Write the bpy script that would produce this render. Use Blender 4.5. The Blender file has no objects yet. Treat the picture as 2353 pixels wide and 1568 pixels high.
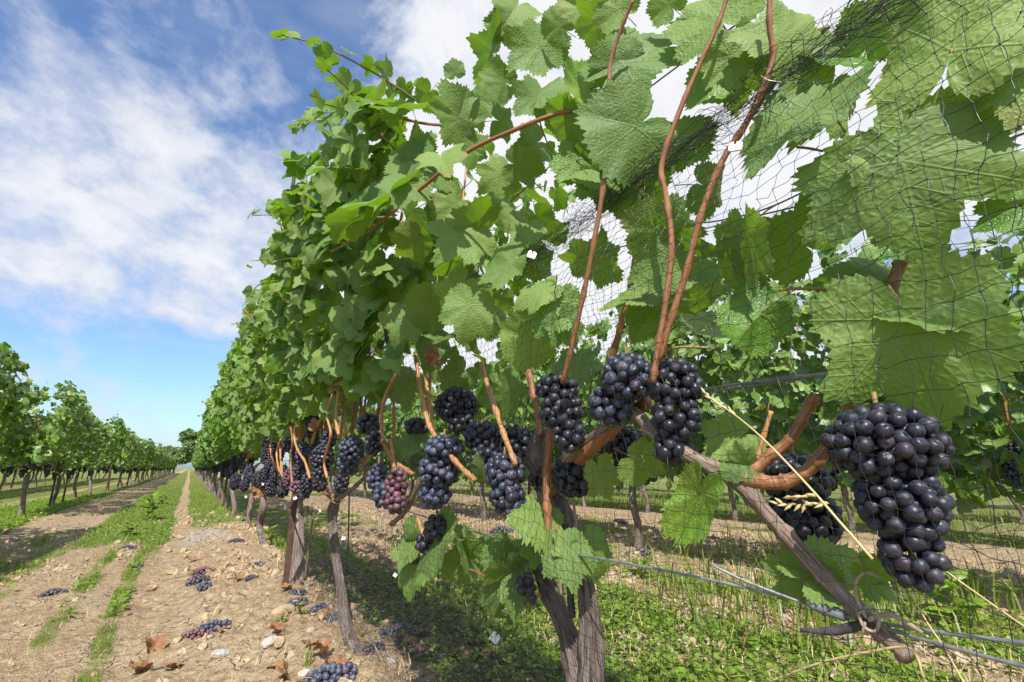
import bpy, math
import numpy as np
from mathutils import Vector, Matrix

R = math.radians
rng = np.random.default_rng(7)
scene = bpy.context.scene
COL = scene.collection

# ------------------------------------------------------------------ camera
CAM = np.array([0.0, 0.0, 0.60])
YAW, PITCH = R(32.8), R(14.7)
cam_data = bpy.data.cameras.new('camera')
cam_data.sensor_width = 36.0
cam_data.lens = 17.0
cam_data.clip_start = 0.01
cam_data.clip_end = 2000.0
cam = bpy.data.objects.new('camera', cam_data)
cam.location = CAM
cam.rotation_euler = (R(90) + PITCH, 0.0, -YAW)
COL.objects.link(cam)
scene.camera = cam

# ------------------------------------------------------------------ world
SUN_TO = Vector((-0.47, -0.74, 1.0)).normalized()
world = bpy.data.worlds.new('World')
scene.world = world
world.use_nodes = True
wt = world.node_tree
wt.nodes.clear()


class NT:
    """small helper to write node trees compactly"""
    def __init__(self, tree):
        self.t = tree

    def n(self, kind, **kw):
        nd = self.t.nodes.new(kind)
        for k, v in kw.items():
            setattr(nd, k, v)
        return nd

    def put(self, sock, v):
        if hasattr(v, 'is_output') or hasattr(v, 'links'):
            self.t.links.new(v, sock)
        else:
            sock.default_value = v

    def m(self, op, a, b=None, c=None, clamp=False):
        nd = self.n('ShaderNodeMath', operation=op, use_clamp=clamp)
        self.put(nd.inputs[0], a)
        if b is not None:
            self.put(nd.inputs[1], b)
        if c is not None:
            self.put(nd.inputs[2], c)
        return nd.outputs[0]

    def vm(self, op, a, b=None, scale=None):
        nd = self.n('ShaderNodeVectorMath', operation=op)
        self.put(nd.inputs[0], a)
        if b is not None:
            self.put(nd.inputs[1], b)
        if scale is not None:
            self.put(nd.inputs[3], scale)
        return nd.outputs[0]

    def noise(self, vec, scale, detail=4.0, rough=0.5, dist=0.0, dims='3D'):
        nd = self.n('ShaderNodeTexNoise', noise_dimensions=dims)
        if vec is not None:
            self.put(nd.inputs['Vector'], vec)
        nd.inputs['Scale'].default_value = scale
        nd.inputs['Detail'].default_value = detail
        nd.inputs['Roughness'].default_value = rough
        nd.inputs['Distortion'].default_value = dist
        return nd.outputs[0]

    def ss(self, v, lo, hi, to0=0.0, to1=1.0):
        nd = self.n('ShaderNodeMapRange', interpolation_type='SMOOTHSTEP')
        self.put(nd.inputs[0], v)
        nd.inputs[1].default_value = lo
        nd.inputs[2].default_value = hi
        nd.inputs[3].default_value = to0
        nd.inputs[4].default_value = to1
        return nd.outputs[0]

    def mix(self, f, a, b, blend='MIX'):
        nd = self.n('ShaderNodeMix', data_type='RGBA', blend_type=blend)
        self.put(nd.inputs[0], f)
        self.put(nd.inputs[6], a if not isinstance(a, tuple) else (*a, 1.0)[:4])
        self.put(nd.inputs[7], b if not isinstance(b, tuple) else (*b, 1.0)[:4])
        return nd.outputs[2]

    def sep(self, v):
        nd = self.n('ShaderNodeSeparateXYZ')
        self.put(nd.inputs[0], v)
        return nd.outputs

    def comb(self, x, y, z=0.0):
        nd = self.n('ShaderNodeCombineXYZ')
        self.put(nd.inputs[0], x)
        self.put(nd.inputs[1], y)
        self.put(nd.inputs[2], z)
        return nd.outputs[0]

    def attr(self, name):
        return self.n('ShaderNodeAttribute', attribute_name=name)

    def bump(self, h, strength, dist, normal=None):
        nd = self.n('ShaderNodeBump')
        nd.inputs['Strength'].default_value = strength
        nd.inputs['Distance'].default_value = dist
        self.put(nd.inputs['Height'], h)
        if normal is not None:
            self.put(nd.inputs['Normal'], normal)
        return nd.outputs[0]


W = NT(wt)
sky = W.n('ShaderNodeTexSky', sky_type='NISHITA')
sky.sun_disc = False
sky.sun_elevation = math.asin(SUN_TO.z)
sky.sun_rotation = math.atan2(SUN_TO.x, SUN_TO.y)
sky.altitude = 100.0
sky.air_density = 1.0
sky.dust_density = 1.3
sky.ozone_density = 1.6
SKY_STRENGTH = 0.115
# thin mackerel cloud in long bands, seen on a flat layer overhead
gen = W.n('ShaderNodeTexCoord').outputs['Generated']
dx, dy, dz = W.sep(gen)
hz = W.m('ADD', W.m('MAXIMUM', dz, 0.0), 0.20)
u = W.m('DIVIDE', dx, hz)
v = W.m('DIVIDE', dy, hz)
layer = W.comb(u, v, 0.0)
# stretched across the bands so puffs line up in rows
ang = R(28)
ru = W.m('ADD', W.m('MULTIPLY', u, math.cos(ang)), W.m('MULTIPLY', v, math.sin(ang)))
rv = W.m('SUBTRACT', W.m('MULTIPLY', v, math.cos(ang)), W.m('MULTIPLY', u, math.sin(ang)))
soft = W.m('DIVIDE', hz, W.m('ADD', hz, 0.45))
lay2 = W.comb(W.m('MULTIPLY', W.m('MULTIPLY', ru, soft), 2.3), W.m('MULTIPLY', W.m('MULTIPLY', rv, soft), 2.6), 0.0)
big = W.noise(W.vm('ADD', layer, (3.7, 1.2, 0.0)), 0.55, 3.0, 0.5, 0.3)
puff = W.noise(W.vm('ADD', lay2, (0.3, 5.1, 0.0)), 2.5, 7.0, 0.60, 0.25)
fine = W.noise(lay2, 8.0, 5.0, 0.62, 0.15)
dens = W.m('ADD', W.m('MULTIPLY', puff, 0.80), W.m('MULTIPLY', fine, 0.36))
dens = W.m('ADD', dens, W.m('MULTIPLY', big, 0.55))
# where the sheet lies: broken bands that thin out towards the horizon
near_edge = W.ss(v, 0.82, 1.25)
far_edge = W.ss(W.m('SUBTRACT', v, W.m('MULTIPLY', u, 0.45)), 2.16, 2.36, 1.0, 0.0)
sheet = W.m('MULTIPLY', near_edge, far_edge)
clear = W.ss(W.m('ABSOLUTE', W.m('SUBTRACT', u, 0.10)), 0.0, 0.20, -0.055, 0.0)
bank = W.m('MULTIPLY', W.ss(W.m('ADD', u, W.m('MULTIPLY', puff, 0.20)), 0.25, 0.42),
           W.ss(u, 1.3, 1.9, 1.0, 0.25))
bank = W.m('MULTIPLY', bank, far_edge)
bias = W.m('ADD', W.m('MULTIPLY', sheet, 0.19), W.m('MULTIPLY', bank, 0.42))
bias = W.m('ADD', bias, W.m('ADD', clear, 0.025))
cov = W.m('ADD', dens, W.m('SUBTRACT', bias, 0.165))
mask = W.m('MULTIPLY', W.ss(cov, 0.655, 0.99), 0.93)
wisp = W.m('MULTIPLY', W.ss(W.noise(W.comb(W.m('MULTIPLY', u, 0.9), W.m('MULTIPLY', v, 1.5), 0.0), 1.3, 5.0, 0.6), 0.50, 0.75), 0.40)
mask = W.m('MAXIMUM', mask, W.m('MULTIPLY', wisp, W.ss(dz, 0.0, 0.05)))
CLOUD = 0.66 / SKY_STRENGTH
ccol = W.mix(W.ss(cov, 0.85, 1.15), (CLOUD * 0.80, CLOUD * 0.85, CLOUD * 0.97), (CLOUD * 1.08, CLOUD * 1.08, CLOUD * 1.09))
tint = W.mix(1.0, sky.outputs[0], (0.93, 1.12, 1.34), 'MULTIPLY')
col = W.mix(mask, tint, ccol)
bg = W.n('ShaderNodeBackground')
W.put(bg.inputs[0], col)
bg.inputs[1].default_value = SKY_STRENGTH
wo = W.n('ShaderNodeOutputWorld')
W.put(wo.inputs[0], bg.outputs[0])

# ------------------------------------------------------------------ sun
sl = bpy.data.lights.new('sun', 'SUN')
sl.energy = 5.0
sl.angle = R(0.55)
sl.color = (1.0, 0.955, 0.88)
sun = bpy.data.objects.new('sun', sl)
sun.rotation_euler = SUN_TO.to_track_quat('Z', 'Y').to_euler()
sun.location = (-20, -24, 33)
COL.objects.link(sun)

vs = scene.view_settings
vs.view_transform = 'Standard'
vs.look = 'None'
vs.exposure = 0.48
vs.gamma = 1.0
vs.use_curve_mapping = False
scene.cycles.use_denoising = True
scene.cycles.max_bounces = 8
scene.cycles.diffuse_bounces = 4
scene.cycles.transmission_bounces = 6
scene.cycles.glossy_bounces = 3
scene.cycles.sample_clamp_indirect = 6.0

# ------------------------------------------------------------------ helpers
F_PX = 2353 * 17.0 / 36.0
RIGHT = np.array([math.cos(YAW), -math.sin(YAW), 0.0])
FH = np.array([math.sin(YAW), math.cos(YAW), 0.0])
FWD = FH * math.cos(PITCH) + np.array([0, 0, 1.0]) * math.sin(PITCH)
UP = -FH * math.sin(PITCH) + np.array([0, 0, 1.0]) * math.cos(PITCH)


def ray(px, py):
    return RIGHT * ((px - 1176.5) / F_PX) + UP * ((784 - py) / F_PX) + FWD


def at(px, py, X):
    """the point of the vertical plane x = X (along the vine row) on that sight line"""
    d = ray(px, py)
    return CAM + d * (X / d[0])


def dep(px, py, t):
    return CAM + ray(px, py) * t


def ground(px, py):
    d = ray(px, py)
    p = CAM + d * (CAM[2] / -d[2])
    for _ in range(4):
        h = float(gh(np.array([p[0]]), np.array([p[1]]))[0])
        p = CAM + d * ((CAM[2] - h) / -d[2])
    return p


def smooth(e0, e1, x):
    t = np.clip((x - e0) / (e1 - e0), 0, 1)
    return t * t * (3 - 2 * t)


def _hash(ix, iy, seed):
    h = (ix.astype(np.int64) * 374761393 + iy.astype(np.int64) * 668265263 + seed * 982451653) & 0xFFFFFFFF
    h = ((h ^ (h >> 13)) * 1274126177) & 0xFFFFFFFF
    h = h ^ (h >> 16)
    return (h & 0xFFFF) / 65535.0


def vnoise(x, y, seed=0):
    ix, iy = np.floor(x), np.floor(y)
    fx, fy = x - ix, y - iy
    fx = fx * fx * (3 - 2 * fx)
    fy = fy * fy * (3 - 2 * fy)
    a, b = _hash(ix, iy, seed), _hash(ix + 1, iy, seed)
    c, d = _hash(ix, iy + 1, seed), _hash(ix + 1, iy + 1, seed)
    return (a + (b - a) * fx) * (1 - fy) + (c + (d - c) * fx) * fy


def fbm(x, y, oct=4, seed=0, gain=0.5):
    s, a, tot = 0.0, 1.0, 0.0
    for o in range(oct):
        s = s + a * vnoise(x * 2 ** o + 17.3 * o, y * 2 ** o - 9.1 * o, seed + o)
        tot += a
        a *= gain
    return s / tot


def mesh_of(name, V, faces, mats, attrs=None, midx=None, smooth_shade=True):
    """faces: list of (n,k) index arrays; attrs: name -> per-vertex float or vec3 array"""
    V = np.asarray(V, dtype=np.float32)
    me = bpy.data.meshes.new(name)
    me.vertices.add(len(V))
    me.vertices.foreach_set('co', V.ravel())
    faces = [np.asarray(f, dtype=np.int32) for f in faces if len(f)]
    loops = np.concatenate([f.ravel() for f in faces])
    tot = np.concatenate([np.full(len(f), f.shape[1], dtype=np.int32) for f in faces])
    start = np.concatenate([[0], np.cumsum(tot)[:-1]]).astype(np.int32)
    me.loops.add(len(loops))
    me.loops.foreach_set('vertex_index', loops)
    me.polygons.add(len(tot))
    me.polygons.foreach_set('loop_start', start)
    me.polygons.foreach_set('loop_total', tot)
    if midx is not None:
        me.polygons.foreach_set('material_index', np.concatenate([np.asarray(x, dtype=np.int32) for x in midx]))
    me.polygons.foreach_set('use_smooth', np.full(len(tot), smooth_shade))
    for k, a in (attrs or {}).items():
        a = np.asarray(a, dtype=np.float32)
        if a.ndim == 1:
            at_ = me.attributes.new(k, 'FLOAT', 'POINT')
            at_.data.foreach_set('value', a)
        else:
            at_ = me.attributes.new(k, 'FLOAT_VECTOR', 'POINT')
            at_.data.foreach_set('vector', a.ravel())
    for m in (mats if isinstance(mats, (list, tuple)) else [mats]):
        me.materials.append(m)
    me.update()
    return me


def link(name, me, parent=None, label=None, cat=None, group=None, kind=None):
    o = bpy.data.objects.new(name, me)
    COL.objects.link(o)
    if parent is not None:
        o.parent = parent
    if label:
        o['label'] = label
    if cat:
        o['category'] = cat
    if group:
        o['group'] = group
    if kind:
        o['kind'] = kind
    return o


def thing(name, label, cat, loc=(0, 0, 0), group=None):
    o = link(name, None, None, label, cat, group)
    o.location = Vector(loc)
    o.empty_display_size = 0.1
    return o


class Batch:
    """collects vertices, faces and point attributes into one mesh"""
    def __init__(self):
        self.V, self.F, self.M, self.A, self.n = [], [], [], {}, 0

    def add(self, V, faces, mat=0, **attrs):
        V = np.asarray(V, dtype=np.float32)
        for f in faces:
            f = np.asarray(f, dtype=np.int64)
            if len(f):
                self.F.append(f + self.n)
                self.M.append(np.full(len(f), mat))
        for k, a in attrs.items():
            self.A.setdefault(k, []).append((self.n, np.asarray(a, dtype=np.float32)))
        self.V.append(V)
        self.n += len(V)

    def mesh(self, name, mats, smooth_shade=True):
        V = np.concatenate(self.V)
        attrs = {}
        for k, parts in self.A.items():
            shp = (len(V),) if parts[0][1].ndim == 1 else (len(V), 3)
            full = np.zeros(shp, dtype=np.float32)
            for s, a in parts:
                full[s:s + len(a)] = a
            attrs[k] = full
        # group equal face sizes
        return mesh_of(name, V, self.F, mats, attrs, self.M, smooth_shade)


def instances(V, faces, mats4, tints):
    """repeat a small mesh with (k,3,4) transforms: returns V, faces, tint per vertex, source index"""
    k, n = len(mats4), len(V)
    Vh = np.einsum('kij,nj->kni', mats4[:, :, :3], V) + mats4[:, None, :, 3]
    off = (np.arange(k) * n)[:, None, None]
    out = [(f[None] + off).reshape(-1, f.shape[1]) for f in faces]
    return Vh.reshape(-1, 3), out, np.repeat(tints, n)


def catmull(pts, sub=6):
    P = np.asarray(pts, dtype=float)
    if len(P) < 3:
        t = np.linspace(0, 1, sub * (len(P) - 1) + 1)[:, None]
        return P[0] + (P[-1] - P[0]) * t
    Q = np.vstack([2 * P[0] - P[1], P, 2 * P[-1] - P[-2]])
    out = []
    for i in range(1, len(Q) - 2):
        p0, p1, p2, p3 = Q[i - 1], Q[i], Q[i + 1], Q[i + 2]
        for t in np.arange(sub) / sub:
            out.append(0.5 * ((2 * p1) + (-p0 + p2) * t + (2 * p0 - 5 * p1 + 4 * p2 - p3) * t * t
                              + (-p0 + 3 * p1 - 3 * p2 + p3) * t ** 3))
    out.append(P[-1])
    return np.array(out)


def tube_arrays(P, rad, n=8, lump=0.0, seed=0, flat=1.0):
    P = np.asarray(P, dtype=float)
    m = len(P)
    rad = np.interp(np.linspace(0, 1, m), np.linspace(0, 1, len(np.atleast_1d(rad))), np.atleast_1d(rad))
    T = np.gradient(P, axis=0)
    T /= np.linalg.norm(T, axis=1, keepdims=True) + 1e-12
    ref = np.array([0.0, 0.0, 1.0]) if abs(T[0][2]) < 0.9 else np.array([1.0, 0.0, 0.0])
    N = np.zeros_like(P)
    nrm = ref - T[0] * ref.dot(T[0])
    nrm /= np.linalg.norm(nrm)
    for i in range(m):
        nrm = nrm - T[i] * nrm.dot(T[i])
        nrm /= np.linalg.norm(nrm) + 1e-12
        N[i] = nrm
    B = np.cross(T, N)
    th = np.linspace(0, 2 * np.pi, n, endpoint=False)
    L = np.concatenate([[0], np.cumsum(np.linalg.norm(np.diff(P, axis=0), axis=1))])
    c, s = np.cos(th), np.sin(th)
    rr = rad[:, None] * np.ones(n)
    if lump:
        rr = rr * (1 + lump * (fbm(L[:, None] / rad.mean() * 0.35 + 0 * c, (th * 1.3)[None] + 0 * L[:, None], 3, seed) - 0.5) * 2)
        # long bark ridges
        rr = rr * (1 + 0.35 * lump * (vnoise(L[:, None] * 9 + 0 * c, (th * n / 6.3)[None] + 0 * L[:, None], seed + 5) - 0.5) * 2)
    V = P[:, None] + rr[..., None] * (N[:, None] * c[None, :, None] + B[:, None] * s[None, :, None] * flat)
    tv = np.stack([np.broadcast_to(c, (m, n)), np.broadcast_to(s, (m, n)),
                   np.broadcast_to((L / max(rad.mean(), 1e-5))[:, None] * 0.5 + seed * 3.3, (m, n))], axis=-1)
    V = V.reshape(-1, 3)
    tv = tv.reshape(-1, 3)
    i, j = np.meshgrid(np.arange(m - 1), np.arange(n), indexing='ij')
    a = i * n + j
    b = i * n + (j + 1) % n
    quads = np.stack([a, b, b + n, a + n], axis=-1).reshape(-1, 4)
    V = np.vstack([V, P[0], P[-1]])
    tv = np.vstack([tv, [0, 0, tv[0][2]], [0, 0, tv[-1][2]]])
    k = m * n
    jj = np.arange(n)
    cap0 = np.stack([np.full(n, k), (jj + 1) % n, jj], axis=-1)
    cap1 = np.stack([np.full(n, k + 1), (m - 1) * n + jj, (m - 1) * n + (jj + 1) % n], axis=-1)
    return V, [quads, np.vstack([cap0, cap1])], tv


def cane_path(pts, wob=0.0, sub=7, seed=0):
    P = catmull(pts, sub)
    if wob:
        r = np.random.default_rng(seed)
        k = np.zeros_like(P)
        for ax in range(3):
            k[:, ax] = np.interp(np.linspace(0, 1, len(P)), np.linspace(0, 1, max(4, len(P) // 3)),
                                 r.normal(0, wob, max(4, len(P) // 3)))
        k[0] = 0
        P = P + k
    return P


def cane_mesh(name, pts, rad, mat, n=8, lump=0.12, seed=0, nodes=True, wob=0.0, sub=7):
    P = cane_path(pts, wob, sub, seed)
    m = len(P)
    rr = np.interp(np.linspace(0, 1, m), np.linspace(0, 1, len(np.atleast_1d(rad))), np.atleast_1d(rad))
    if nodes:   # swollen nodes where leaves sat
        rr = rr * (1 + 0.34 * (np.arange(m) % 6 == 2) + 0.10 * (np.arange(m) % 6 == 3))
    V, F, tv = tube_arrays(P, rr, n, lump, seed)
    return mesh_of(name, V, F, mat, {'tv': tv})


# ------------------------------------------------------------------ materials
def material(name):
    m = bpy.data.materials.new(name)
    m.use_nodes = True
    m.node_tree.nodes.clear()
    t = NT(m.node_tree)
    out = t.n('ShaderNodeOutputMaterial')
    return m, t, out


def principled(t, color, rough=0.6, spec=0.4, normal=None, metal=0.0):
    p = t.n('ShaderNodeBsdfPrincipled')
    t.put(p.inputs['Base Color'], color if not isinstance(color, tuple) else (*color, 1.0)[:4])
    t.put(p.inputs['Roughness'], rough)
    t.put(p.inputs['Specular IOR Level'], spec)
    t.put(p.inputs['Metallic'], metal)
    if normal is not None:
        t.put(p.inputs['Normal'], normal)
    return p


def leaf_material(name, veins=True, base=(0.062, 0.165, 0.012), lite=(0.235, 0.365, 0.050), trans=(0.25, 0.52, 0.015), tw=0.29):
    m, t, out = material(name)
    rnd = t.n('ShaderNodeObjectInfo').outputs['Random']
    tint = t.attr('tint').outputs['Fac']
    sel = t.m('FRACT', t.m('ADD', rnd, tint))
    col = t.mix(t.m('POWER', sel, 1.4), base, lite)
    lc = t.attr('lc').outputs['Vector']
    x, y, z = t.sep(lc)
    off = t.vm('ADD', lc, t.comb(t.m('MULTIPLY', sel, 37.0), 0.0, 0.0))
    mott = t.noise(off, 2.2, 3.0, 0.6)
    col = t.mix(t.ss(mott, 0.42, 0.75, 0.0, 0.45), col, lite)
    # a few leaves turn yellow or scorch at the rim
    rim = t.m('SQRT', t.m('ADD', t.m('MULTIPLY', x, x), t.m('MULTIPLY', y, y)))
    old = t.m('MULTIPLY', t.ss(sel, 0.90, 0.97), t.ss(t.m('ADD', rim, t.m('MULTIPLY', mott, 0.6)), 0.75, 1.25))
    col = t.mix(t.m('MULTIPLY', old, 0.8), col, (0.30, 0.22, 0.03))
    spots = t.m('MULTIPLY', t.ss(t.noise(off, 9.0, 2.0, 0.5), 0.67, 0.73), 0.75)
    col = t.mix(spots, col, (0.22, 0.17, 0.05))
    normal = None
    tcol = t.mix(t.ss(mott, 0.35, 0.8), trans, (0.33, 0.47, 0.03))
    if veins:
        ax = t.m('ABSOLUTE', x)
        th = t.m('ARCTAN2', ax, y)
        g1 = t.m('GREATER_THAN', th, 0.44)
        g2 = t.m('GREATER_THAN', th, 1.36)
        a = t.m('ADD', t.m('MULTIPLY', g1, 0.87), t.m('MULTIPLY', g2, 0.96))
        dth = t.m('SUBTRACT', th, a)
        s = t.m('MULTIPLY', rim, t.m('COSINE', dth))
        d = t.m('ABSOLUTE', t.m('MULTIPLY', rim, t.m('SINE', dth)))
        wid = t.m('MAXIMUM', t.m('SUBTRACT', 0.024, t.m('MULTIPLY', s, 0.017)), 0.004)
        main = t.m('SUBTRACT', 1.0, t.m('DIVIDE', d, wid), clamp=True)
        wv = t.m('FRACT', t.m('MULTIPLY', t.m('SUBTRACT', s, t.m('MULTIPLY', d, 0.85)), 5.5))
        sec = t.ss(t.m('ABSOLUTE', t.m('SUBTRACT', wv, 0.5)), 0.0, 0.075, 1.0, 0.0)
        sec = t.m('MULTIPLY', sec, t.ss(d, 0.16, 0.32, 1.0, 0.0))
        vo = t.n('ShaderNodeTexVoronoi', feature='DISTANCE_TO_EDGE')
        t.put(vo.inputs['Vector'], lc)
        vo.inputs['Scale'].default_value = 13.0
        cell = t.ss(vo.outputs['Distance'], 0.0, 0.35)
        vein = t.m('MAXIMUM', main, t.m('MULTIPLY', sec, 0.55))
        back = t.n('ShaderNodeNewGeometry').outputs['Backfacing']
        col = t.mix(t.m('MULTIPLY', vein, 0.75), col, (0.27, 0.34, 0.085))
        # matt pale underside with raised veins
        col = t.mix(t.m('MULTIPLY', back, 0.45), col, (0.15, 0.20, 0.07))
        tcol = t.mix(t.m('MULTIPLY', vein, 0.6), tcol, (0.10, 0.20, 0.02))
        hgt = t.m('ADD', t.m('MULTIPLY', cell, 0.6), t.m('MULTIPLY', vein, -0.9))
        hgt = t.m('ADD', hgt, t.m('MULTIPLY', t.noise(off, 5.0, 3.0), 0.8))
        normal = t.bump(hgt, 0.42, 0.0024)
        rough = t.m('ADD', t.ss(mott, 0.3, 0.7, 0.36, 0.56), t.m('MULTIPLY', back, 0.2))
    else:
        back = t.n('ShaderNodeNewGeometry').outputs['Backfacing']
        col = t.mix(t.m('MULTIPLY', back, 0.40), col, (0.14, 0.19, 0.065))
        rough = 0.45
    p = principled(t, col, rough, 0.58, normal)
    tr = t.n('ShaderNodeBsdfTranslucent')
    t.put(tr.inputs['Color'], tcol)
    mx = t.n('ShaderNodeMixShader')
    mx.inputs[0].default_value = tw
    t.put(mx.inputs[1], p.outputs[0])
    t.put(mx.inputs[2], tr.outputs[0])
    t.put(out.inputs[0], mx.outputs[0])
    return m


M_LEAF = leaf_material('vine_leaf')
M_LEAF_FAR = leaf_material('vine_leaf_distant', veins=False, base=(0.055, 0.150, 0.012), lite=(0.20, 0.33, 0.04), trans=(0.20, 0.40, 0.012), tw=0.19)
M_TREE = leaf_material('tree_leaf', veins=False, base=(0.08, 0.14, 0.05), lite=(0.13, 0.20, 0.07), tw=0.3)  # distance haze is put into the lightened leaf colour
M_WEED = leaf_material('weed_leaf', veins=False, base=(0.12, 0.215, 0.02), lite=(0.24, 0.34, 0.035), trans=(0.24, 0.42, 0.03), tw=0.35)
M_GRASS = leaf_material('grass_blade', veins=False, base=(0.15, 0.21, 0.02), lite=(0.30, 0.34, 0.05), trans=(0.34, 0.48, 0.04), tw=0.35)


def bark_material(name, a, b, c, scale=1.0, bump=0.8, dist=0.004, rough=0.75, spec=0.25):
    m, t, out = material(name)
    tv = t.attr('tv').outputs['Vector']
    st = t.vm('MULTIPLY', tv, (2.6, 2.6, 0.22))
    n1 = t.noise(st, 2.0 * scale, 5.0, 0.65, 0.4)
    n2 = t.noise(t.vm('MULTIPLY', tv, (1.0, 1.0, 0.35)), 1.2, 4.0, 0.6)
    col = t.mix(t.ss(n1, 0.36, 0.62), a, b)
    col = t.mix(t.ss(n2, 0.52, 0.72, 0.0, 0.8), col, c)
    fib = t.noise(t.vm('MULTIPLY', tv, (6.0, 6.0, 0.35)), 2.4 * scale, 4.0, 0.6)
    nrm = t.bump(t.m('ADD', n1, t.m('MULTIPLY', fib, 0.6)), bump, dist)
    p = principled(t, col, rough, spec, nrm)
    t.put(out.inputs[0], p.outputs[0])
    return m


M_TRUNK = bark_material('vine_trunk_bark', (0.085, 0.058, 0.046), (0.30, 0.235, 0.20), (0.39, 0.33, 0.30), 1.4, 1.0, 0.008)
M_OLD = bark_material('old_cane_bark', (0.13, 0.085, 0.06), (0.34, 0.25, 0.19), (0.40, 0.33, 0.28), 1.0, 0.7, 0.003)
M_CANE = bark_material('ripe_cane', (0.19, 0.075, 0.032), (0.34, 0.155, 0.065), (0.24, 0.115, 0.06), 0.8, 0.35, 0.0012, 0.5, 0.4)
M_TAN = bark_material('tan_cane', (0.33, 0.15, 0.06), (0.50, 0.26, 0.11), (0.40, 0.21, 0.10), 0.8, 0.35, 0.0012, 0.5, 0.4)
M_GREENCANE = bark_material('green_cane', (0.16, 0.10, 0.035), (0.26, 0.20, 0.06), (0.20, 0.11, 0.045), 0.8, 0.3, 0.001, 0.5, 0.4)
M_PETIOLE = bark_material('petiole', (0.22, 0.12, 0.04), (0.24, 0.22, 0.06), (0.30, 0.10, 0.05), 0.6, 0.2, 0.0006, 0.5, 0.4)
M_DRYLEAF = bark_material('dry_leaf', (0.17, 0.085, 0.04), (0.33, 0.185, 0.09), (0.24, 0.11, 0.05), 1.2, 0.6, 0.003)
M_STRAW = bark_material('straw', (0.46, 0.34, 0.14), (0.60, 0.48, 0.24), (0.52, 0.36, 0.15), 0.6, 0.2, 0.0005, 0.55)


def grape_material(name, a=(0.011, 0.0105, 0.020), bloom=(0.075, 0.078, 0.102), amount=0.50, red=0.12):
    m, t, out = material(name)
    rnd = t.n('ShaderNodeObjectInfo').outputs['Random']
    tint = t.attr('tint').outputs['Fac']
    sel = t.m('FRACT', t.m('ADD', rnd, tint))
    bc = t.attr('bc').outputs['Vector']
    off = t.vm('ADD', bc, t.comb(t.m('MULTIPLY', sel, 53.0), t.m('MULTIPLY', sel, 19.0), 0.0))
    n1 = t.noise(off, 1.1, 4.0, 0.62, 0.6)
    n2 = t.noise(off, 4.5, 4.0, 0.65)
    sel2 = t.m('FRACT', t.m('MULTIPLY', sel, 7.31))
    base = t.mix(t.ss(sel2, 0.80, 0.98, 0.0, red), a, (0.16, 0.035, 0.05))
    f = t.m('MULTIPLY', t.ss(t.m('ADD', n1, t.m('MULTIPLY', t.m('SUBTRACT', n2, 0.5), 0.45)), 0.30, 0.75), t.m('ADD', 0.25, t.m('MULTIPLY', sel2, amount)))
    col = t.mix(f, base, bloom)
    # rubbed patches and small dry scars
    col = t.mix(t.ss(t.noise(off, 2.6, 5.0, 0.7, 1.5), 0.70, 0.78, 0.0, 0.45), col, (0.22, 0.20, 0.21))
    rough = t.m('ADD', 0.34, t.m('MULTIPLY', f, 0.42))
    nrm = t.bump(n2, 0.06, 0.001)
    p = principled(t, col, rough, 0.45, nrm)
    t.put(out.inputs[0], p.outputs[0])
    return m


M_GRAPE = grape_material('black_grape')
M_GRAPE_BLUE = grape_material('bloomy_grape', bloom=(0.115, 0.135, 0.21), amount=0.85, red=0.25)
M_FALLEN = [grape_material('dusty_grape', a=(0.03, 0.026, 0.036), bloom=(0.19, 0.175, 0.215), amount=0.7, red=0.5),
            grape_material('dusty_blue_grape', a=(0.03, 0.03, 0.05), bloom=(0.18, 0.19, 0.26), amount=0.75, red=0.3),
            grape_material('dusty_red_grape', a=(0.10, 0.035, 0.04), bloom=(0.26, 0.17, 0.17), amount=0.8, red=0.9)]
M_GRAPE_RED = grape_material('reddish_grape', a=(0.07, 0.022, 0.035), bloom=(0.22, 0.13, 0.16), amount=0.8, red=0.9)


def plain_material(name, color, rough=0.5, spec=0.4, metal=0.0, grain=0.0, gscale=40.0, alt=None, bump=0.0):
    m, t, out = material(name)
    co = t.n('ShaderNodeTexCoord').outputs['Object']
    n = t.noise(co, gscale, 5.0, 0.6)
    c = t.mix(t.ss(n, 0.35, 0.7), color, alt) if alt else color
    nrm = t.bump(n, bump, 0.002) if bump else None
    p = principled(t, c, rough, spec, nrm, metal)
    t.put(out.inputs[0], p.outputs[0])
    return m


M_NET = plain_material('black_net', (0.012, 0.012, 0.014), 0.28, 0.7)
M_WIRE = plain_material('galvanised_wire', (0.34, 0.35, 0.37), 0.42, 0.5, 0.55, alt=(0.22, 0.22, 0.23), gscale=120)
M_DARKWIRE = plain_material('dark_wire', (0.05, 0.055, 0.06), 0.4, 0.5, 0.4)
M_RUST = plain_material('rusty_steel', (0.062, 0.036, 0.027), 0.8, 0.25, 0.2, alt=(0.125, 0.068, 0.048), gscale=35, bump=0.3)
M_CLIP = plain_material('white_plastic', (0.66, 0.66, 0.65), 0.4, 0.45)
M_GREYPLASTIC = plain_material('grey_plastic', (0.16, 0.17, 0.19), 0.45, 0.4, alt=(0.24, 0.25, 0.27), gscale=60)
M_TIE = plain_material('dry_tie', (0.30, 0.22, 0.16), 0.8, 0.2, alt=(0.42, 0.33, 0.25), gscale=90, bump=0.4)
M_STONE = plain_material('pale_stone', (0.42, 0.37, 0.31), 0.85, 0.2, alt=(0.36, 0.33, 0.30), gscale=30, bump=0.5)
M_STONE_GREY = plain_material('grey_stone', (0.30, 0.30, 0.32), 0.85, 0.2, alt=(0.40, 0.39, 0.39), gscale=30, bump=0.5)
M_FLOWER = plain_material('yellow_petal', (0.75, 0.55, 0.02), 0.6, 0.3)
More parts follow.
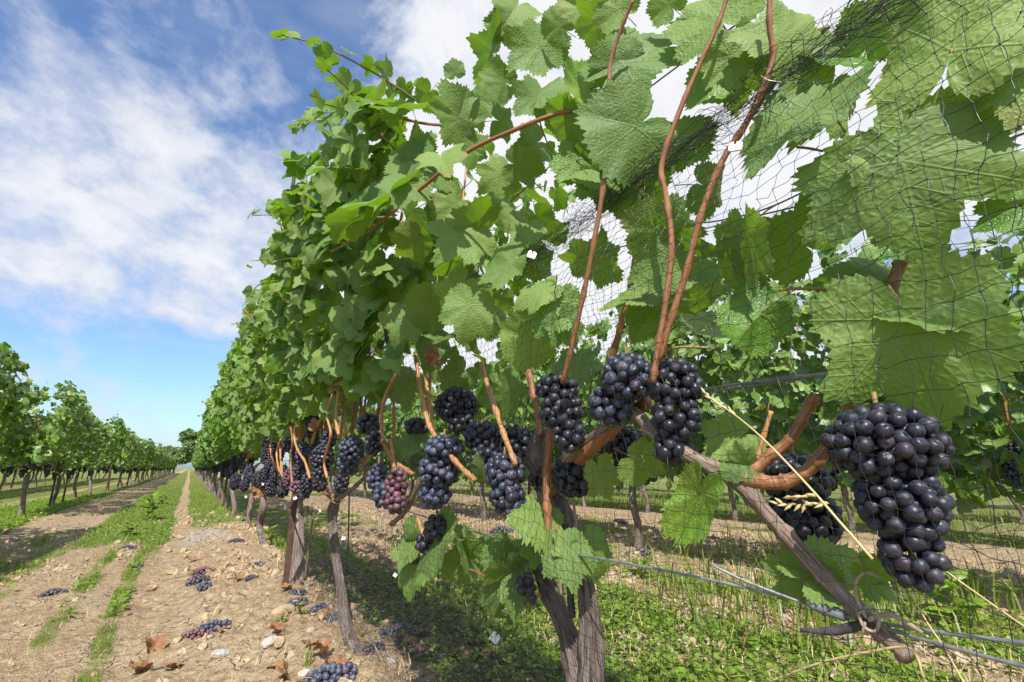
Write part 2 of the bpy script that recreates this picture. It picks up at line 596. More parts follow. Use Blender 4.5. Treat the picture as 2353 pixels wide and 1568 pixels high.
M_STAKE = plain_material('weathered_stake', (0.045, 0.043, 0.045), 0.8, 0.2, alt=(0.10, 0.095, 0.09), gscale=50, bump=0.4)

# ------------------------------------------------------------------ the ground
ROW_X = 0.565
LEFT_X = -1.76
FAR_LEFT_X = -4.05
RIGHT_X = 2.95
FAR_RIGHT_X = 5.35


def grassiness(x, y):
    """how green the ground is at a place: bands along the rows, broken by patches"""
    n = fbm(x * 1.7, y * 0.8, 4, 11)
    n2 = fbm(x * 5, y * 4, 3, 23)
    xw = x + (fbm(x * 0 + 3.3, y * 0.7, 3, 5) - 0.5) * 0.10
    band = lambda c, w, s: smooth(w + s, w, np.abs(xw - c))
    g = np.zeros_like(x)
    g = np.maximum(g, band(LEFT_X - 0.12, 0.36, 0.14) * (0.72 + 0.6 * (n - 0.3)))
    shade = band(-0.92, 0.36, 0.12)
    lines = np.maximum(band(-1.02, 0.05, 0.08), np.maximum(band(-0.74, 0.05, 0.08), band(-0.86, 0.02, 0.06)))
    g = np.maximum(g, shade * lines * (0.40 + 0.9 * (n2 - 0.40)) * smooth(9, 5, y))
    g = np.maximum(g, shade * smooth(6.0, 14.0, y) * 0.35 * (0.3 + n))
    g = np.maximum(g, band(-0.36, 0.020, 0.04) * smooth(1.9, 2.6, y) * (0.32 + 1.3 * (n2 - 0.30)))
    g = np.maximum(g, band(-0.185, 0.020, 0.036) * smooth(1.0, 1.3, y) * (0.40 + 1.3 * (n2 - 0.28)))
    mid = band(-0.42, 0.30, 0.08) * smooth(3.2, 6.2, y + (n - 0.5) * 5)
    g = np.maximum(g, mid * (0.85 + 0.5 * (n2 - 0.5)))
    side = band(0.38, 0.26, 0.10) * smooth(5.6, 7.4, y + (n - 0.5) * 2)
    g = np.maximum(g, side * (0.72 + 0.6 * (n2 - 0.5)))
    under = band(0.86, 0.17, 0.10) * (0.62 + 1.0 * (n2 - 0.45))
    g = np.maximum(g, under)
    near_right = band(1.42, 0.40, 0.22) * smooth(0.40, 0.52, n + 0.30 * smooth(3.4, 1.2, y) - 0.05) * 0.95
    g = np.maximum(g, near_right * (0.62 + 0.38 * smooth(0.36, 0.56, fbm(x * 3.1, y * 3.1, 3, 57))))
    g = np.maximum(g, band(3.6, 1.25, 0.4) * smooth(0.56, 0.70, n) * 0.7)
    g = np.maximum(g, smooth(4.9, 5.8, x) * (0.55 + 0.8 * (n - 0.4)))
    g = np.maximum(g, smooth(-2.3, -2.7, x) * (0.6 + 0.8 * (n - 0.4)))
    return np.clip(g, 0, 1)


def gravelly(x, y):
    n = fbm(x * 3, y * 2, 3, 41)
    g = smooth(0.30, 0.10, np.abs(x - 0.20)) * smooth(4.3, 5.2, y) * smooth(6.8, 5.8, y)
    return np.clip(g * (0.15 + n) + smooth(0.60, 0.75, n) * 0.15, 0, 1)


def gh(x, y):
    g = grassiness(x, y)
    near = smooth(40, 6, np.hypot(x, y))
    h = 0.030 * np.exp(-((x - 0.45) / 0.30) ** 2) * smooth(8, 4, y)
    h = h - 0.018 * np.exp(-((x + 0.05) / 0.13) ** 2) - 0.02 * np.exp(-((x + 0.9) / 0.16) ** 2)
    lump = fbm(x * 7, y * 7, 3, 2) - 0.5
    clod = np.abs(fbm(x * 21, y * 21, 3, 3) - 0.5) * 2
    grit = fbm(x * 60, y * 60, 2, 4) - 0.5
    bare = 1 - 0.7 * g
    rut = 0.55 + 0.9 * smooth(0.02, 0.25, x) + 0.35 * smooth(-0.3, -0.5, x)
    return (h + near * bare * (0.034 * lump + rut * (0.024 * (0.35 - clod) + 0.011 * grit))
            + (fbm(x * 0.15, y * 0.15, 2, 9) - 0.5) * 0.12 * smooth(5, 30, np.hypot(x, y)))


def warp(a, ext, n, c):
    k = math.asinh(ext / a)
    return c + a * np.sinh(k * np.linspace(-1, 1, n))


gx = warp(0.42, 420, 560, 0.05)
gy = warp(0.75, 420, 560, 1.6)
GX, GY = np.meshgrid(gx, gy, indexing='ij')
gxf, gyf = GX.ravel(), GY.ravel()
GZ = gh(gxf, gyf)
GG = grassiness(gxf, gyf)
ii, jj = np.meshgrid(np.arange(559), np.arange(559), indexing='ij')
q = (ii * 560 + jj)
gq = np.stack([q, q + 560, q + 561, q + 1], axis=-1).reshape(-1, 4)


def soil_nodes(t):
    pos = t.n('ShaderNodeNewGeometry').outputs['Position']
    n1 = t.noise(pos, 3.0, 5.0, 0.6, 0.3)
    n2 = t.noise(pos, 26.0, 5.0, 0.68)
    n3 = t.noise(pos, 140.0, 3.0, 0.6)
    col = t.mix(t.ss(n1, 0.35, 0.66), (0.315, 0.215, 0.122), (0.40, 0.298, 0.187))
    col = t.mix(t.ss(n2, 0.44, 0.66, 0.0, 0.75), col, (0.49, 0.38, 0.245))
    col = t.mix(t.ss(n2, 0.46, 0.30, 0.0, 0.8), col, (0.15, 0.098, 0.058))  # shade of the small cavities painted into the soil colour
    # baked clay that has cracked into plates
    vo = t.n('ShaderNodeTexVoronoi', feature='DISTANCE_TO_EDGE')
    wob_ = t.n('ShaderNodeTexNoise')
    t.put(wob_.inputs['Vector'], pos)
    wob_.inputs['Scale'].default_value = 14.0
    t.put(vo.inputs['Vector'], t.vm('ADD', pos, t.vm('SCALE', wob_.outputs['Color'], None, 0.09)))
    vo.inputs['Scale'].default_value = 13.0
    crack = t.m('MULTIPLY', t.ss(vo.outputs['Distance'], 0.0, 0.045, 1.0, 0.0), t.ss(n1, 0.47, 0.62))
    col = t.mix(t.m('MULTIPLY', crack, 0.22), col, (0.13, 0.085, 0.05))
    h = t.m('ADD', t.m('MULTIPLY', n2, 1.0), t.m('MULTIPLY', n3, 0.35))
    h = t.m('SUBTRACT', h, t.m('MULTIPLY', crack, 0.5))
    return pos, n1, n2, n3, col, h


m, t, out = material('ground_soil')
pos, n1, n2, n3, scol, h = soil_nodes(t)
grs = t.attr('grass').outputs['Fac']
grv = t.attr('gravel').outputs['Fac']
stony = t.mix(t.ss(t.noise(pos, 70.0, 3.0, 0.6), 0.42, 0.60), (0.24, 0.20, 0.17), (0.58, 0.55, 0.52))
scol = t.mix(t.m('MULTIPLY', t.ss(t.m('ADD', grv, t.m('MULTIPLY', t.m('SUBTRACT', n2, 0.5), 1.2)), 0.30, 0.75), 0.75), scol, stony)
gcol = t.mix(t.ss(t.noise(pos, 9.0, 5.0, 0.7), 0.35, 0.68), (0.075, 0.120, 0.018), (0.19, 0.245, 0.04))
gcol = t.mix(t.ss(t.noise(pos, 1.1, 4.0, 0.6), 0.52, 0.70, 0.0, 0.6), gcol, (0.21, 0.20, 0.055))
gm = t.ss(t.m('ADD', grs, t.m('MULTIPLY', t.m('SUBTRACT', n2, 0.5), 0.9)), 0.30, 0.62, 0.0, 0.93)
p = principled(t, t.mix(gm, scol, gcol), 0.92, 0.15, t.bump(h, 1.0, 0.026))
t.put(out.inputs[0], p.outputs[0])
M_GROUND = m
m, t, out = material('soil_clod')
pos, n1, n2, n3, scol, h = soil_nodes(t)
tint = t.attr('tint').outputs['Fac']
scol = t.mix(t.m('MULTIPLY', t.ss(tint, 0.6, 1.0), 0.6), scol, (0.44, 0.35, 0.25))
p = principled(t, scol, 0.92, 0.15, t.bump(h, 0.7, 0.006))
t.put(out.inputs[0], p.outputs[0])
M_CLOD = m

link('ground', mesh_of('ground', np.stack([gxf, gyf, GZ], axis=-1), [gq], M_GROUND,
                       {'grass': GG, 'gravel': gravelly(gxf, gyf)}), kind='structure')


def view_weight(x, y):
    """inside the photograph's wedge, with a margin"""
    r = x * RIGHT[0] + y * RIGHT[1]
    f = x * FH[0] + y * FH[1]
    return (f > 0.3) & (np.abs(r) < f * 1.25 + 0.25)


def scatter(n, x0, x1, y0, y1, accept, power=1.0, seed=0):
    """random places, denser near the camera"""
    r = np.random.default_rng(seed)
    xs, ys = [], []
    need, tries = n, 0
    while need > 0 and tries < 60:
        x = r.uniform(x0, x1, n)
        y = y0 + (y1 - y0) * r.random(n) ** power
        k = accept(x, y) > r.random(n)
        k &= view_weight(x, y)
        x, y = x[k][:need], y[k][:need]
        xs.append(x)
        ys.append(y)
        need -= len(x)
        tries += 1
    return np.concatenate(xs), np.concatenate(ys)


def ico(sub):
    ph = (1 + 5 ** 0.5) / 2
    V = np.array([(-1, ph, 0), (1, ph, 0), (-1, -ph, 0), (1, -ph, 0), (0, -1, ph), (0, 1, ph), (0, -1, -ph), (0, 1, -ph),
                  (ph, 0, -1), (ph, 0, 1), (-ph, 0, -1), (-ph, 0, 1)], dtype=float)
    F = [(0, 11, 5), (0, 5, 1), (0, 1, 7), (0, 7, 10), (0, 10, 11), (1, 5, 9), (5, 11, 4), (11, 10, 2), (10, 7, 6), (7, 1, 8),
         (3, 9, 4), (3, 4, 2), (3, 2, 6), (3, 6, 8), (3, 8, 9), (4, 9, 5), (2, 4, 11), (6, 2, 10), (8, 6, 7), (9, 8, 1)]
    V = [v / np.linalg.norm(v) for v in V]
    for _ in range(sub):
        cache, F2 = {}, []

        def mid(a, b):
            k = (min(a, b), max(a, b))
            if k not in cache:
                p_ = V[a] + V[b]
                V.append(p_ / np.linalg.norm(p_))
                cache[k] = len(V) - 1
            return cache[k]
        for a, b, c in F:
            ab, bc_, ca = mid(a, b), mid(b, c), mid(c, a)
            F2 += [(a, ab, ca), (b, bc_, ab), (c, ca, bc_), (ab, bc_, ca)]
        F = F2
    return np.array(V), np.array(F)


ICO0, ICO1, ICO2, ICO3 = ico(0), ico(1), ico(2), ico(3)


def rand_rot(r, k):
    qv = r.normal(size=(k, 4))
    qv /= np.linalg.norm(qv, axis=1, keepdims=True)
    w, x, y, z = qv.T
    return np.stack([np.stack([1 - 2 * (y * y + z * z), 2 * (x * y - z * w), 2 * (x * z + y * w)], -1),
                     np.stack([2 * (x * y + z * w), 1 - 2 * (x * x + z * z), 2 * (y * z - x * w)], -1),
                     np.stack([2 * (x * z - y * w), 2 * (y * z + x * w), 1 - 2 * (x * x + y * y)], -1)], 1)


# clods and crumbs of dry soil, nobody could count them
r = np.random.default_rng(31)
b = Batch()
V1, F1 = ICO1
for lo, hi, num, pw, sd in ((0.0025, 0.006, 22000, 2.2, 1), (0.006, 0.013, 6500, 1.8, 2), (0.012, 0.026, 2200, 1.5, 3)):
    cx, cy = scatter(num, -2.0, 4.5, 0.3, 9.0,
                     lambda x, y: (1 - grassiness(x, y)) * (0.25 + 0.75 * smooth(-0.1, 0.3, x)) * (0.08 + 1.4 * smooth(0.42, 0.68, fbm(x * 3.2, y * 3.2, 3, 77))), pw, sd)
    k = len(cx)
    sz = r.uniform(lo, hi, k) * (0.7 + 0.6 * r.random(k))
    rot = rand_rot(r, k) * (sz[:, None] * r.uniform(0.55, 1.25, (k, 3)))[:, None, :]
    T = np.concatenate([rot, np.stack([cx, cy, gh(cx, cy) + sz * 0.15], -1)[:, :, None]], axis=2)
    for v in range(5):
        bump_ = 1 + 0.28 * r.normal(size=(len(V1), 1)).clip(-1.5, 1.5)
        sel = np.arange(k) % 5 == v
        if lo < 0.006:
            Vv, Ff, tt = instances(ICO0[0] * bump_[:12], [ICO0[1]], T[sel], r.random(sel.sum()))
        else:
            Vv, Ff, tt = instances(V1 * bump_, [F1], T[sel], r.random(sel.sum()))
        b.add(Vv, Ff, tint=tt)
link('soil_clods', b.mesh('soil_clods', M_CLOD, False), kind='stuff')


# grass: bent blades
def grass_blades(x, y, hmin, hmax, wid, seed, lean=0.5):
    r = np.random.default_rng(seed)
    k = len(x)
    h = r.uniform(hmin, hmax, k)
    az = r.uniform(0, 2 * np.pi, k)
    d = np.stack([np.cos(az), np.sin(az), np.zeros(k)], -1)
    s = np.stack([-np.sin(az), np.cos(az), np.zeros(k)], -1)
    base = np.stack([x, y, gh(x, y) - 0.004], -1)
    l = r.uniform(0.1, 1.0, k) * lean
    mid = base + d * (h * l * 0.35)[:, None] + np.array([0, 0, 1]) * (h * 0.6)[:, None]
    tip = base + d * (h * l)[:, None] + np.array([0, 0, 1]) * (h * (1.0 - 0.35 * l))[:, None]
    w = (wid * r.uniform(0.6, 1.3, k))[:, None]
    V = np.stack([base - s * w, base + s * w, mid - s * w * 0.8, mid + s * w * 0.8, tip], axis=1).reshape(-1, 3)
    o = (np.arange(k) * 5)[:, None]
    return V, [o + np.array([[0, 1, 3, 2]]), o + np.array([[2, 3, 4]])], np.repeat(r.random(k), 5)


b = Batch()
on_strip = lambda x, y: np.where(x < 0.0, grassiness(x, y), 0) * (x > -1.28) * smooth(0.25, 0.6, grassiness(x, y))
gx_, gy_ = scatter(12000, -1.25, 0.02, 0.9, 6, on_strip, 1.5, 5)
V, F, tt = grass_blades(gx_, gy_, 0.010, 0.042, 0.0008, 1, 0.9)
b.add(V, F, tint=tt)
gx_, gy_ = scatter(13000, -1.3, 0.7, 4, 22, lambda x, y: grassiness(x, y) ** 2, 1.7, 6)
V, F, tt = grass_blades(gx_, gy_, 0.02, 0.065, 0.0024, 2, 0.9)
b.add(V, F, tint=tt)
gx_, gy_ = scatter(7000, -6.5, -1.25, 2.0, 20, lambda x, y: grassiness(x, y) ** 2, 1.6, 7)
V, F, tt = grass_blades(gx_, gy_, 0.02, 0.055, 0.0026, 3, 0.9)
b.add(V, F, tint=tt)
link('grass', b.mesh('grass', M_GRASS), kind='stuff')

b = Batch()
gx_, gy_ = scatter(15000, 0.62, 3.4, 0.3, 5.5, lambda x, y: grassiness(x, y) ** 2, 1.6, 8)
V, F, tt = grass_blades(gx_, gy_, 0.015, 0.060, 0.0012, 4, 1.0)
b.add(V, F, tint=tt)
gx_, gy_ = scatter(9000, 3.0, 9.0, 0.0, 12, lambda x, y: grassiness(x, y) ** 2, 1.3, 9)
V, F, tt = grass_blades(gx_, gy_, 0.04, 0.14, 0.003, 5, 0.8)
b.add(V, F, tint=tt)
# taller rank grass on the right
gx_, gy_ = scatter(450, 1.5, 3.6, 0.2, 2.4, lambda x, y: 0.3 * smooth(0.5, 0.65, fbm(x * 2, y * 2, 2, 91)), 1.0, 10)
V, F, tt = grass_blades(gx_, gy_, 0.10, 0.30, 0.004, 6, 0.9)
b.add(V, F, tint=tt)
link('rank_grass', b.mesh('rank_grass', M_GRASS), kind='stuff')

b = Batch()
gx_, gy_ = scatter(6500, 0.5, 4.5, 0.3, 5.5, lambda x, y: 0.25 + 0.75 * smooth(0.45, 0.65, fbm(x * 2.2, y * 2.2, 2, 61)), 1.4, 12)
V, F, tt = grass_blades(gx_, gy_, 0.012, 0.10, 0.0011, 13, 2.4)
b.add(V, F, tv=V * 30)
gx_, gy_ = scatter(1500, -1.6, 0.6, 0.9, 5.0, lambda x, y: 0.6 + 0 * x, 1.4, 13)
V, F, tt = grass_blades(gx_, gy_, 0.008, 0.045, 0.0008, 14, 2.6)
b.add(V, F, tv=V * 30)
link('dead_grass', b.mesh('dead_grass', M_STRAW), kind='stuff')

# broad-leaved weeds and clover: small oval leaves on the ground
oval = np.array([(0, 0, 0), (-0.42, 0.35, 0.10), (0, 0.5, 0.0), (0.42, 0.35, 0.10), (-0.36, 0.75, 0.06), (0.36, 0.75, 0.06), (0, 1, -0.05)], dtype=float)
oval_f = [np.array([(0, 2, 1), (0, 3, 2), (1, 2, 4), (2, 3, 5), (2, 6, 4), (2, 5, 6)])]


def frames(a, n):
    a = a / (np.linalg.norm(a, axis=-1, keepdims=True) + 1e-12)
    n = n - a * (n * a).sum(-1, keepdims=True)
    n = n / (np.linalg.norm(n, axis=-1, keepdims=True) + 1e-12)
    return np.stack([np.cross(a, n), a, n], axis=-1)


def weed_leaves(x, y, smin, smax, zmax, seed):
    r = np.random.default_rng(seed)
    k = len(x)
    az = r.uniform(0, 2 * np.pi, k)
    a = np.stack([np.cos(az), np.sin(az), r.uniform(-0.15, 0.7, k)], -1)
    n = np.stack([r.normal(0, 0.35, k), r.normal(0, 0.35, k), np.ones(k)], -1)
    sz = r.uniform(smin, smax, k)
    M = frames(a, n) * sz[:, None, None]
    pos = np.stack([x, y, gh(x, y) + r.random(k) ** 1.5 * zmax], -1)
    return instances(oval, oval_f, np.concatenate([M, pos[:, :, None]], 2), r.random(k))


b = Batch()
wx, wy = scatter(34000, 0.64, 2.9, 0.3, 5.0, lambda x, y: grassiness(x, y) ** 1.5, 1.7, 21)
b.add(*(lambda v, f, t_: (v, f))(*(res := weed_leaves(wx, wy, 0.007, 0.024, 0.035, 22))), tint=res[2])
wx, wy = scatter(16000, -2.5, -1.25, 2.0, 14, lambda x, y: grassiness(x, y) ** 1.5, 1.6, 23)
b.add(*(lambda v, f, t_: (v, f))(*(res := weed_leaves(wx, wy, 0.012, 0.032, 0.05, 24))), tint=res[2])
wx, wy = scatter(7000, -1.2, 0.65, 2.8, 14, lambda x, y: grassiness(x, y) ** 2, 1.6, 25)
b.add(*(lambda v, f, t_: (v, f))(*(res := weed_leaves(wx, wy, 0.010, 0.028, 0.05, 26))), tint=res[2])
link('low_weeds', b.mesh('low_weeds', M_WEED), kind='stuff')

# ------------------------------------------------------------------ vine leaves
_TH = np.radians([0, 27, 52, 80, 110, 140, 162, 174, 180])


def leaf_arrays(nth, rings, seed, cut=0.5, petiole=0, tooth=0.055, crumple=0.0):
    """a lobed, toothed vine leaf: petiole joint at the origin, tip at y = 1, upper face +z"""
    r = np.random.default_rng(seed)
    rad = np.array([1.0, 0.90 - 0.22 * cut, 0.93, 0.82 - 0.22 * cut, 0.80, 0.66, 0.50, 0.30, 0.10])
    rad = rad * (1 + r.normal(0, 0.035, 9))
    rad2 = rad * (1 + r.normal(0, 0.05, 9))
    rad2[0], rad2[-1] = rad[0], rad[-1]
    th = np.linspace(-np.pi, np.pi, nth, endpoint=False)
    # smooth (cosine) interpolation of the lobe radii
    def lobe(a, rr_):
        i = np.clip(np.searchsorted(_TH, a) - 1, 0, 7)
        f = np.clip((a - _TH[i]) / (_TH[i + 1] - _TH[i]), 0, 1)
        f = f * f * (3 - 2 * f)
        return rr_[i] * (1 - f) + rr_[i + 1] * f
    rr = np.where(th >= 0, lobe(np.abs(th), rad), lobe(np.abs(th), rad2))
    idx = np.arange(nth)
    if tooth:
        per = 4 if nth >= 100 else 2
        saw = np.array([-0.6, 0.1, 1.0, 0.2])[idx % 4] if per == 4 else np.where(idx % 2, 0.8, -0.6)
        amp = tooth * (0.75 + 0.5 * vnoise(idx * 0.21, idx * 0.0 + seed, seed))
        big = 1 + 0.035 * np.sin(idx / per * 2 * np.pi / 2.7)
        rr = rr * big * (1 + amp * saw * smooth(0.15, 0.45, rr))
    fr = (np.arange(1, rings + 1) / rings) ** 0.85
    X = (fr[:, None] * (rr * np.sin(th))[None]).ravel()
    Y = (fr[:, None] * (rr * np.cos(th))[None]).ravel()
    X = np.concatenate([[0], X])
    Y = np.concatenate([[0], Y])
    T = np.arctan2(X, Y)
    D = np.hypot(X, Y)
    c = r.normal(0, 1, 8)
    Z = (-0.24 * (0.6 + 0.6 * c[0]) * X ** 2 - (0.24 + 0.16 * c[1]) * np.maximum(Y - 0.1, 0) ** 2
         + (0.16 + 0.14 * c[2]) * np.abs(X) * 0.9
         + 0.11 * D ** 2 * np.sin(3 * T + c[3] * 3) + 0.05 * D ** 2 * np.sin(5 * T + c[4] * 3)
         + 0.030 * D * np.abs(np.sin(T * 3.55))
         + 0.06 * c[5] * X * D
         + 0.045 * (fbm(X * 3.1 + 9, Y * 3.1 + 4, 3, seed) - 0.5))
    if rings > 5:
        Z = Z + 0.012 * (fbm(X * 9 + 5, Y * 9, 2, seed + 3) - 0.5) + 0.02 * D ** 2 * np.sin(T * 11 + c[6])
    if crumple:
        Z = Z + crumple * (0.9 * (fbm(X * 2.2 + 3, Y * 2.2 + 8, 2, seed + 7) - 0.5) + 0.5 * np.abs(X) ** 1.3)
    V = np.stack([X, Y, Z], -1)
    F = [np.stack([np.zeros(nth, int), 1 + idx, 1 + (idx + 1) % nth], -1)]
    for k in range(rings - 1):
        a0 = 1 + k * nth
        F.append(np.stack([a0 + idx, a0 + nth + idx, a0 + nth + (idx + 1) % nth, a0 + (idx + 1) % nth], -1))
    # keep the sinus open: drop the faces that would bridge it
    lc = np.stack([X, Y, np.full(len(X), seed * 1.7)], -1)
    mids = [np.zeros(len(f), int) for f in F]
    tv = np.zeros_like(lc)
    if petiole:
        P = catmull([(0, 0.02, -0.005), (0, -0.16, -0.12), (0.03, -0.34, -0.36), (0.06, -0.44, -0.62)], 3)
        pv, pf, ptv = tube_arrays(P, [0.016, 0.013, 0.016], petiole)
        n0 = len(V)
        V = np.vstack([V, pv])
        F += [f + n0 for f in pf]
        mids += [np.ones(len(f), int) for f in pf]
        lc = np.vstack([lc, np.zeros_like(pv)])
        tv = np.vstack([tv, ptv * 0.3])
    return V, F, mids, lc, tv


def leaf_mesh(nth, rings, seed, cut, petiole, mats, name='leaf', **kw):
    V, F, mids, lc, tv = leaf_arrays(nth, rings, seed, cut, petiole, **kw)
    return mesh_of(name, V, F, mats, {'lc': lc, 'tv': tv}, mids)


HERO = [leaf_mesh(200, 12, 100 + i, [0.1, 0.35, 0.2, 0.6, 0.3, 0.8, 0.15, 0.5][i], 7, [M_LEAF, M_PETIOLE]) for i in range(8)]
MIDL = [leaf_mesh(84, 5, 200 + i, [0.1, 0.4, 0.7, 0.25, 0.5, 0.15, 0.9, 0.3][i], 4, [M_LEAF, M_PETIOLE]) for i in range(8)]
FARL = [leaf_arrays(28, 2, 300 + i, [0.2, 0.5, 0.8, 0.35, 0.6][i], 0, tooth=0.05)[:4] for i in range(5)]


def leaf_frame(pos, a, n, s, wf=1.0):
    a = np.asarray(a, float)
    M = frames(a[None], np.asarray(n, float)[None])[0]
    m4 = Matrix.Identity(4)
    for i in range(3):
        m4[i][0], m4[i][1], m4[i][2], m4[i][3] = M[i, 0] * s * wf, M[i, 1] * s, M[i, 2] * s, pos[i]
    return m4


def put(name, me, parent, m4):
    o = link(name, me, parent)
    o.matrix_basis = Matrix.Translation(-parent.location) @ m4
    return o


def world_child(name, me, parent, kind=None):
    """a part whose mesh is in world coordinates"""
    o = link(name, me, parent, kind=kind)
    o.location = -parent.location
    return o


STEMS = []


def foliage_mesh(name, leaves, lod=FARL, mat=None, stems=()):
    """many leaves as one mass: rows of (pos, axis, normal, size)"""
    pos, a, n, s = leaves
    r = np.random.default_rng(len(pos))
    b = Batch()
    M = frames(a, n) * s[:, None, None]
    T = np.concatenate([M, pos[:, :, None]], 2)
    which = r.integers(0, len(lod), len(pos))
    for k in range(len(lod)):
        sel = which == k
        if not sel.any():
            continue
        V, F, mids, lc = lod[k]
        Vv, Ff, tt = instances(V, F, T[sel], r.random(sel.sum()))
        b.add(Vv, Ff, tint=tt, lc=np.tile(lc, (sel.sum(), 1)))
    for st in stems:
        V, F, tv = tube_arrays(catmull(st, 3), [0.0032, 0.0014], 5)
        b.add(V, F, 1, tv=tv)
    return b.mesh(name, [mat or M_LEAF_FAR, M_GREENCANE])


def canopy(n, y0, y1, seed, xl=None, top=1.72, bottom=0.78, size=(0.055, 0.092), cx=ROW_X, left=0.55, dome=0.0, stray=0):
    """leaf poses for a stretch of trellised canopy"""
    r = np.random.default_rng(seed)
    y = r.uniform(y0, y1, n)
    tp = top + 0.22 * (fbm(y * 2.3, y * 0 + seed, 3, seed) - 0.5) * 2 - dome * ((y - (y0 + y1) / 2) / (y1 - y0) * 2) ** 2
    f = r.random(n) ** 0.9
    z = bottom + (tp - bottom) * f + r.normal(0, 0.03, n)
    side = r.random(n)
    half = (xl(z) if xl else 0.20 + 0.20 * smooth(0.75, 1.45, z))
    half = half * (1 - 0.35 * smooth(0.86, 1.0, f))
    outer = 1 - np.abs(r.normal(0, 0.22, n))
    sx = np.where(side < left, -1.0, 1.0)
    x = cx + sx * half * np.where(side > 0.86, r.uniform(-1, 1, n), outer)
    up = 0.45 + 0.8 * smooth(0.75, 1.0, f)
    nrm = np.stack([sx * 0.60 + r.normal(0, 0.62, n), r.normal(-0.25, 0.62, n), up * 0.85 + r.normal(0, 0.45, n)], -1)
    a = np.stack([sx * 0.45 + r.normal(0, 0.4, n), r.normal(0, 0.5, n), -0.75 + r.normal(0, 0.35, n)], -1)
    s = r.uniform(*size, n) * (1 - 0.30 * smooth(0.85, 1.0, f))
    pos = np.stack([x, y, z], -1)
    # shoots that stray out of the hedge, with leaves getting smaller to the tip
    stems = []
    if stray:
        sp, sa, sn, ss_ = [], [], [], []
        for k in range(stray):
            yy = r.uniform(y0, y1)
            sd = -1.0 if r.random() < left else 1.0
            z0 = r.uniform(bottom + 0.35, top)
            P0 = np.array([cx + sd * 0.28, yy, z0])
            D0 = np.array([sd * r.uniform(0.0, 0.7), r.normal(-0.2, 0.7), r.uniform(-0.3, 0.9) * (0.25 if z0 > top - 0.25 else 0.5)])
            D0 /= np.linalg.norm(D0)
            m_ = int(r.integers(4, 8))
            stems.append([P0 + D0 * (0.045 * j) - np.array([0, 0, 0.0022 * max(j, 0) ** 2]) for j in (-4.0, 0.0, m_ * 0.5, m_ - 1.0)])
            for j in range(m_):
                q_ = P0 + D0 * (0.045 * j) - np.array([0, 0, 0.0022 * j * j])
                sp.append(q_ + r.normal(0, 0.012, 3))
                sa.append(np.array([sd * 0.3, (1 if j % 2 else -1) * 0.8, -0.5]) + r.normal(0, 0.4, 3))
                sn.append(np.array([sd * 0.3, -0.3, 0.9]) + r.normal(0, 0.5, 3))
                ss_.append(r.uniform(*size) * (0.85 - 0.5 * j / m_))
        pos, a, nrm, s = np.vstack([pos, sp]), np.vstack([a, sa]), np.vstack([nrm, sn]), np.concatenate([s, ss_])
    global STEMS
    STEMS = stems
    return pos, a, nrm, s


# ------------------------------------------------------------------ grapes
BERRY_R = 0.0092


def berry_shape(icos, seed):
    r = np.random.default_rng(seed)
    V = icos[0].copy()
    V = V * (1 + 0.025 * r.normal(size=3))
    # flattened, slightly dimpled stylar end
    d = V[:, 2]
    V[:, 2] = np.where(d > 0.93, 0.93 - (d - 0.93) * 0.9, d) * r.uniform(0.96, 1.07)
    return V


def berry_mesh(icos, seed, mat):
    V = berry_shape(icos, seed)
    return mesh_of('berry', V, [icos[1]], mat, {'bc': icos[0]})


BERRY_HI = {m: [berry_mesh(ICO3, 10 + i, m) for i in range(3)] for m in (M_GRAPE, M_GRAPE_BLUE, M_GRAPE_RED)}
BERRY_MID = {m: [berry_mesh(ICO2, 20 + i, m) for i in range(3)] for m in (M_GRAPE, M_GRAPE_BLUE, M_GRAPE_RED)}


def pack(ells, rad, seed, sep=1.46, cand=8000, inner=0.42):
    """berry centres in the outer shell of a cluster made of ellipsoids (centre, horizontal, vertical radius)"""
    r = np.random.default_rng(seed)
    vol = np.array([h * h * v for _, h, v in ells])
    pick = r.choice(len(ells), cand, p=vol / vol.sum())
    d = r.normal(size=(cand, 3))
    d /= np.linalg.norm(d, axis=1, keepdims=True)
    q = r.uniform(inner, 1.0, cand) ** 0.5
    C = np.array([c for c, _, _ in ells])
    RR = np.array([[max(h - rad * 0.8, rad * 0.4), max(h - rad * 0.8, rad * 0.4), max(v - rad * 0.8, rad * 0.4)] for _, h, v in ells])
    P = C[pick] + d * q[:, None] * RR[pick]
    lev = np.full(cand, 9.0)
    for c, R3 in zip(C, RR):
        lev = np.minimum(lev, np.linalg.norm((P - c) / R3, axis=1))
    order = np.argsort(-(lev + r.uniform(0, 0.22, cand)))
    keep = np.zeros((0, 3))
    rads = rad * r.uniform(0.80, 1.10, cand)
    out_r = []
    for i in order:
        if len(keep) == 0 or ((keep - P[i]) ** 2).sum(1).min() > (sep * rad) ** 2:
            keep = np.vstack([keep, P[i]])
            out_r.append(rads[i])
    return keep, np.array(out_r)


def rachis(ells, rad):
    C = [c for c, _, _ in ells]
    top = C[0] + np.array([0, 0, ells[0][2] + 0.010])
    pts = [top] + C + [C[-1] - np.array([0, 0, ells[-1][2] * 0.6])]
    V, F, tv = tube_arrays(catmull(pts, 4), [0.0022, 0.003, 0.0015], 6)
    return V, F, tv


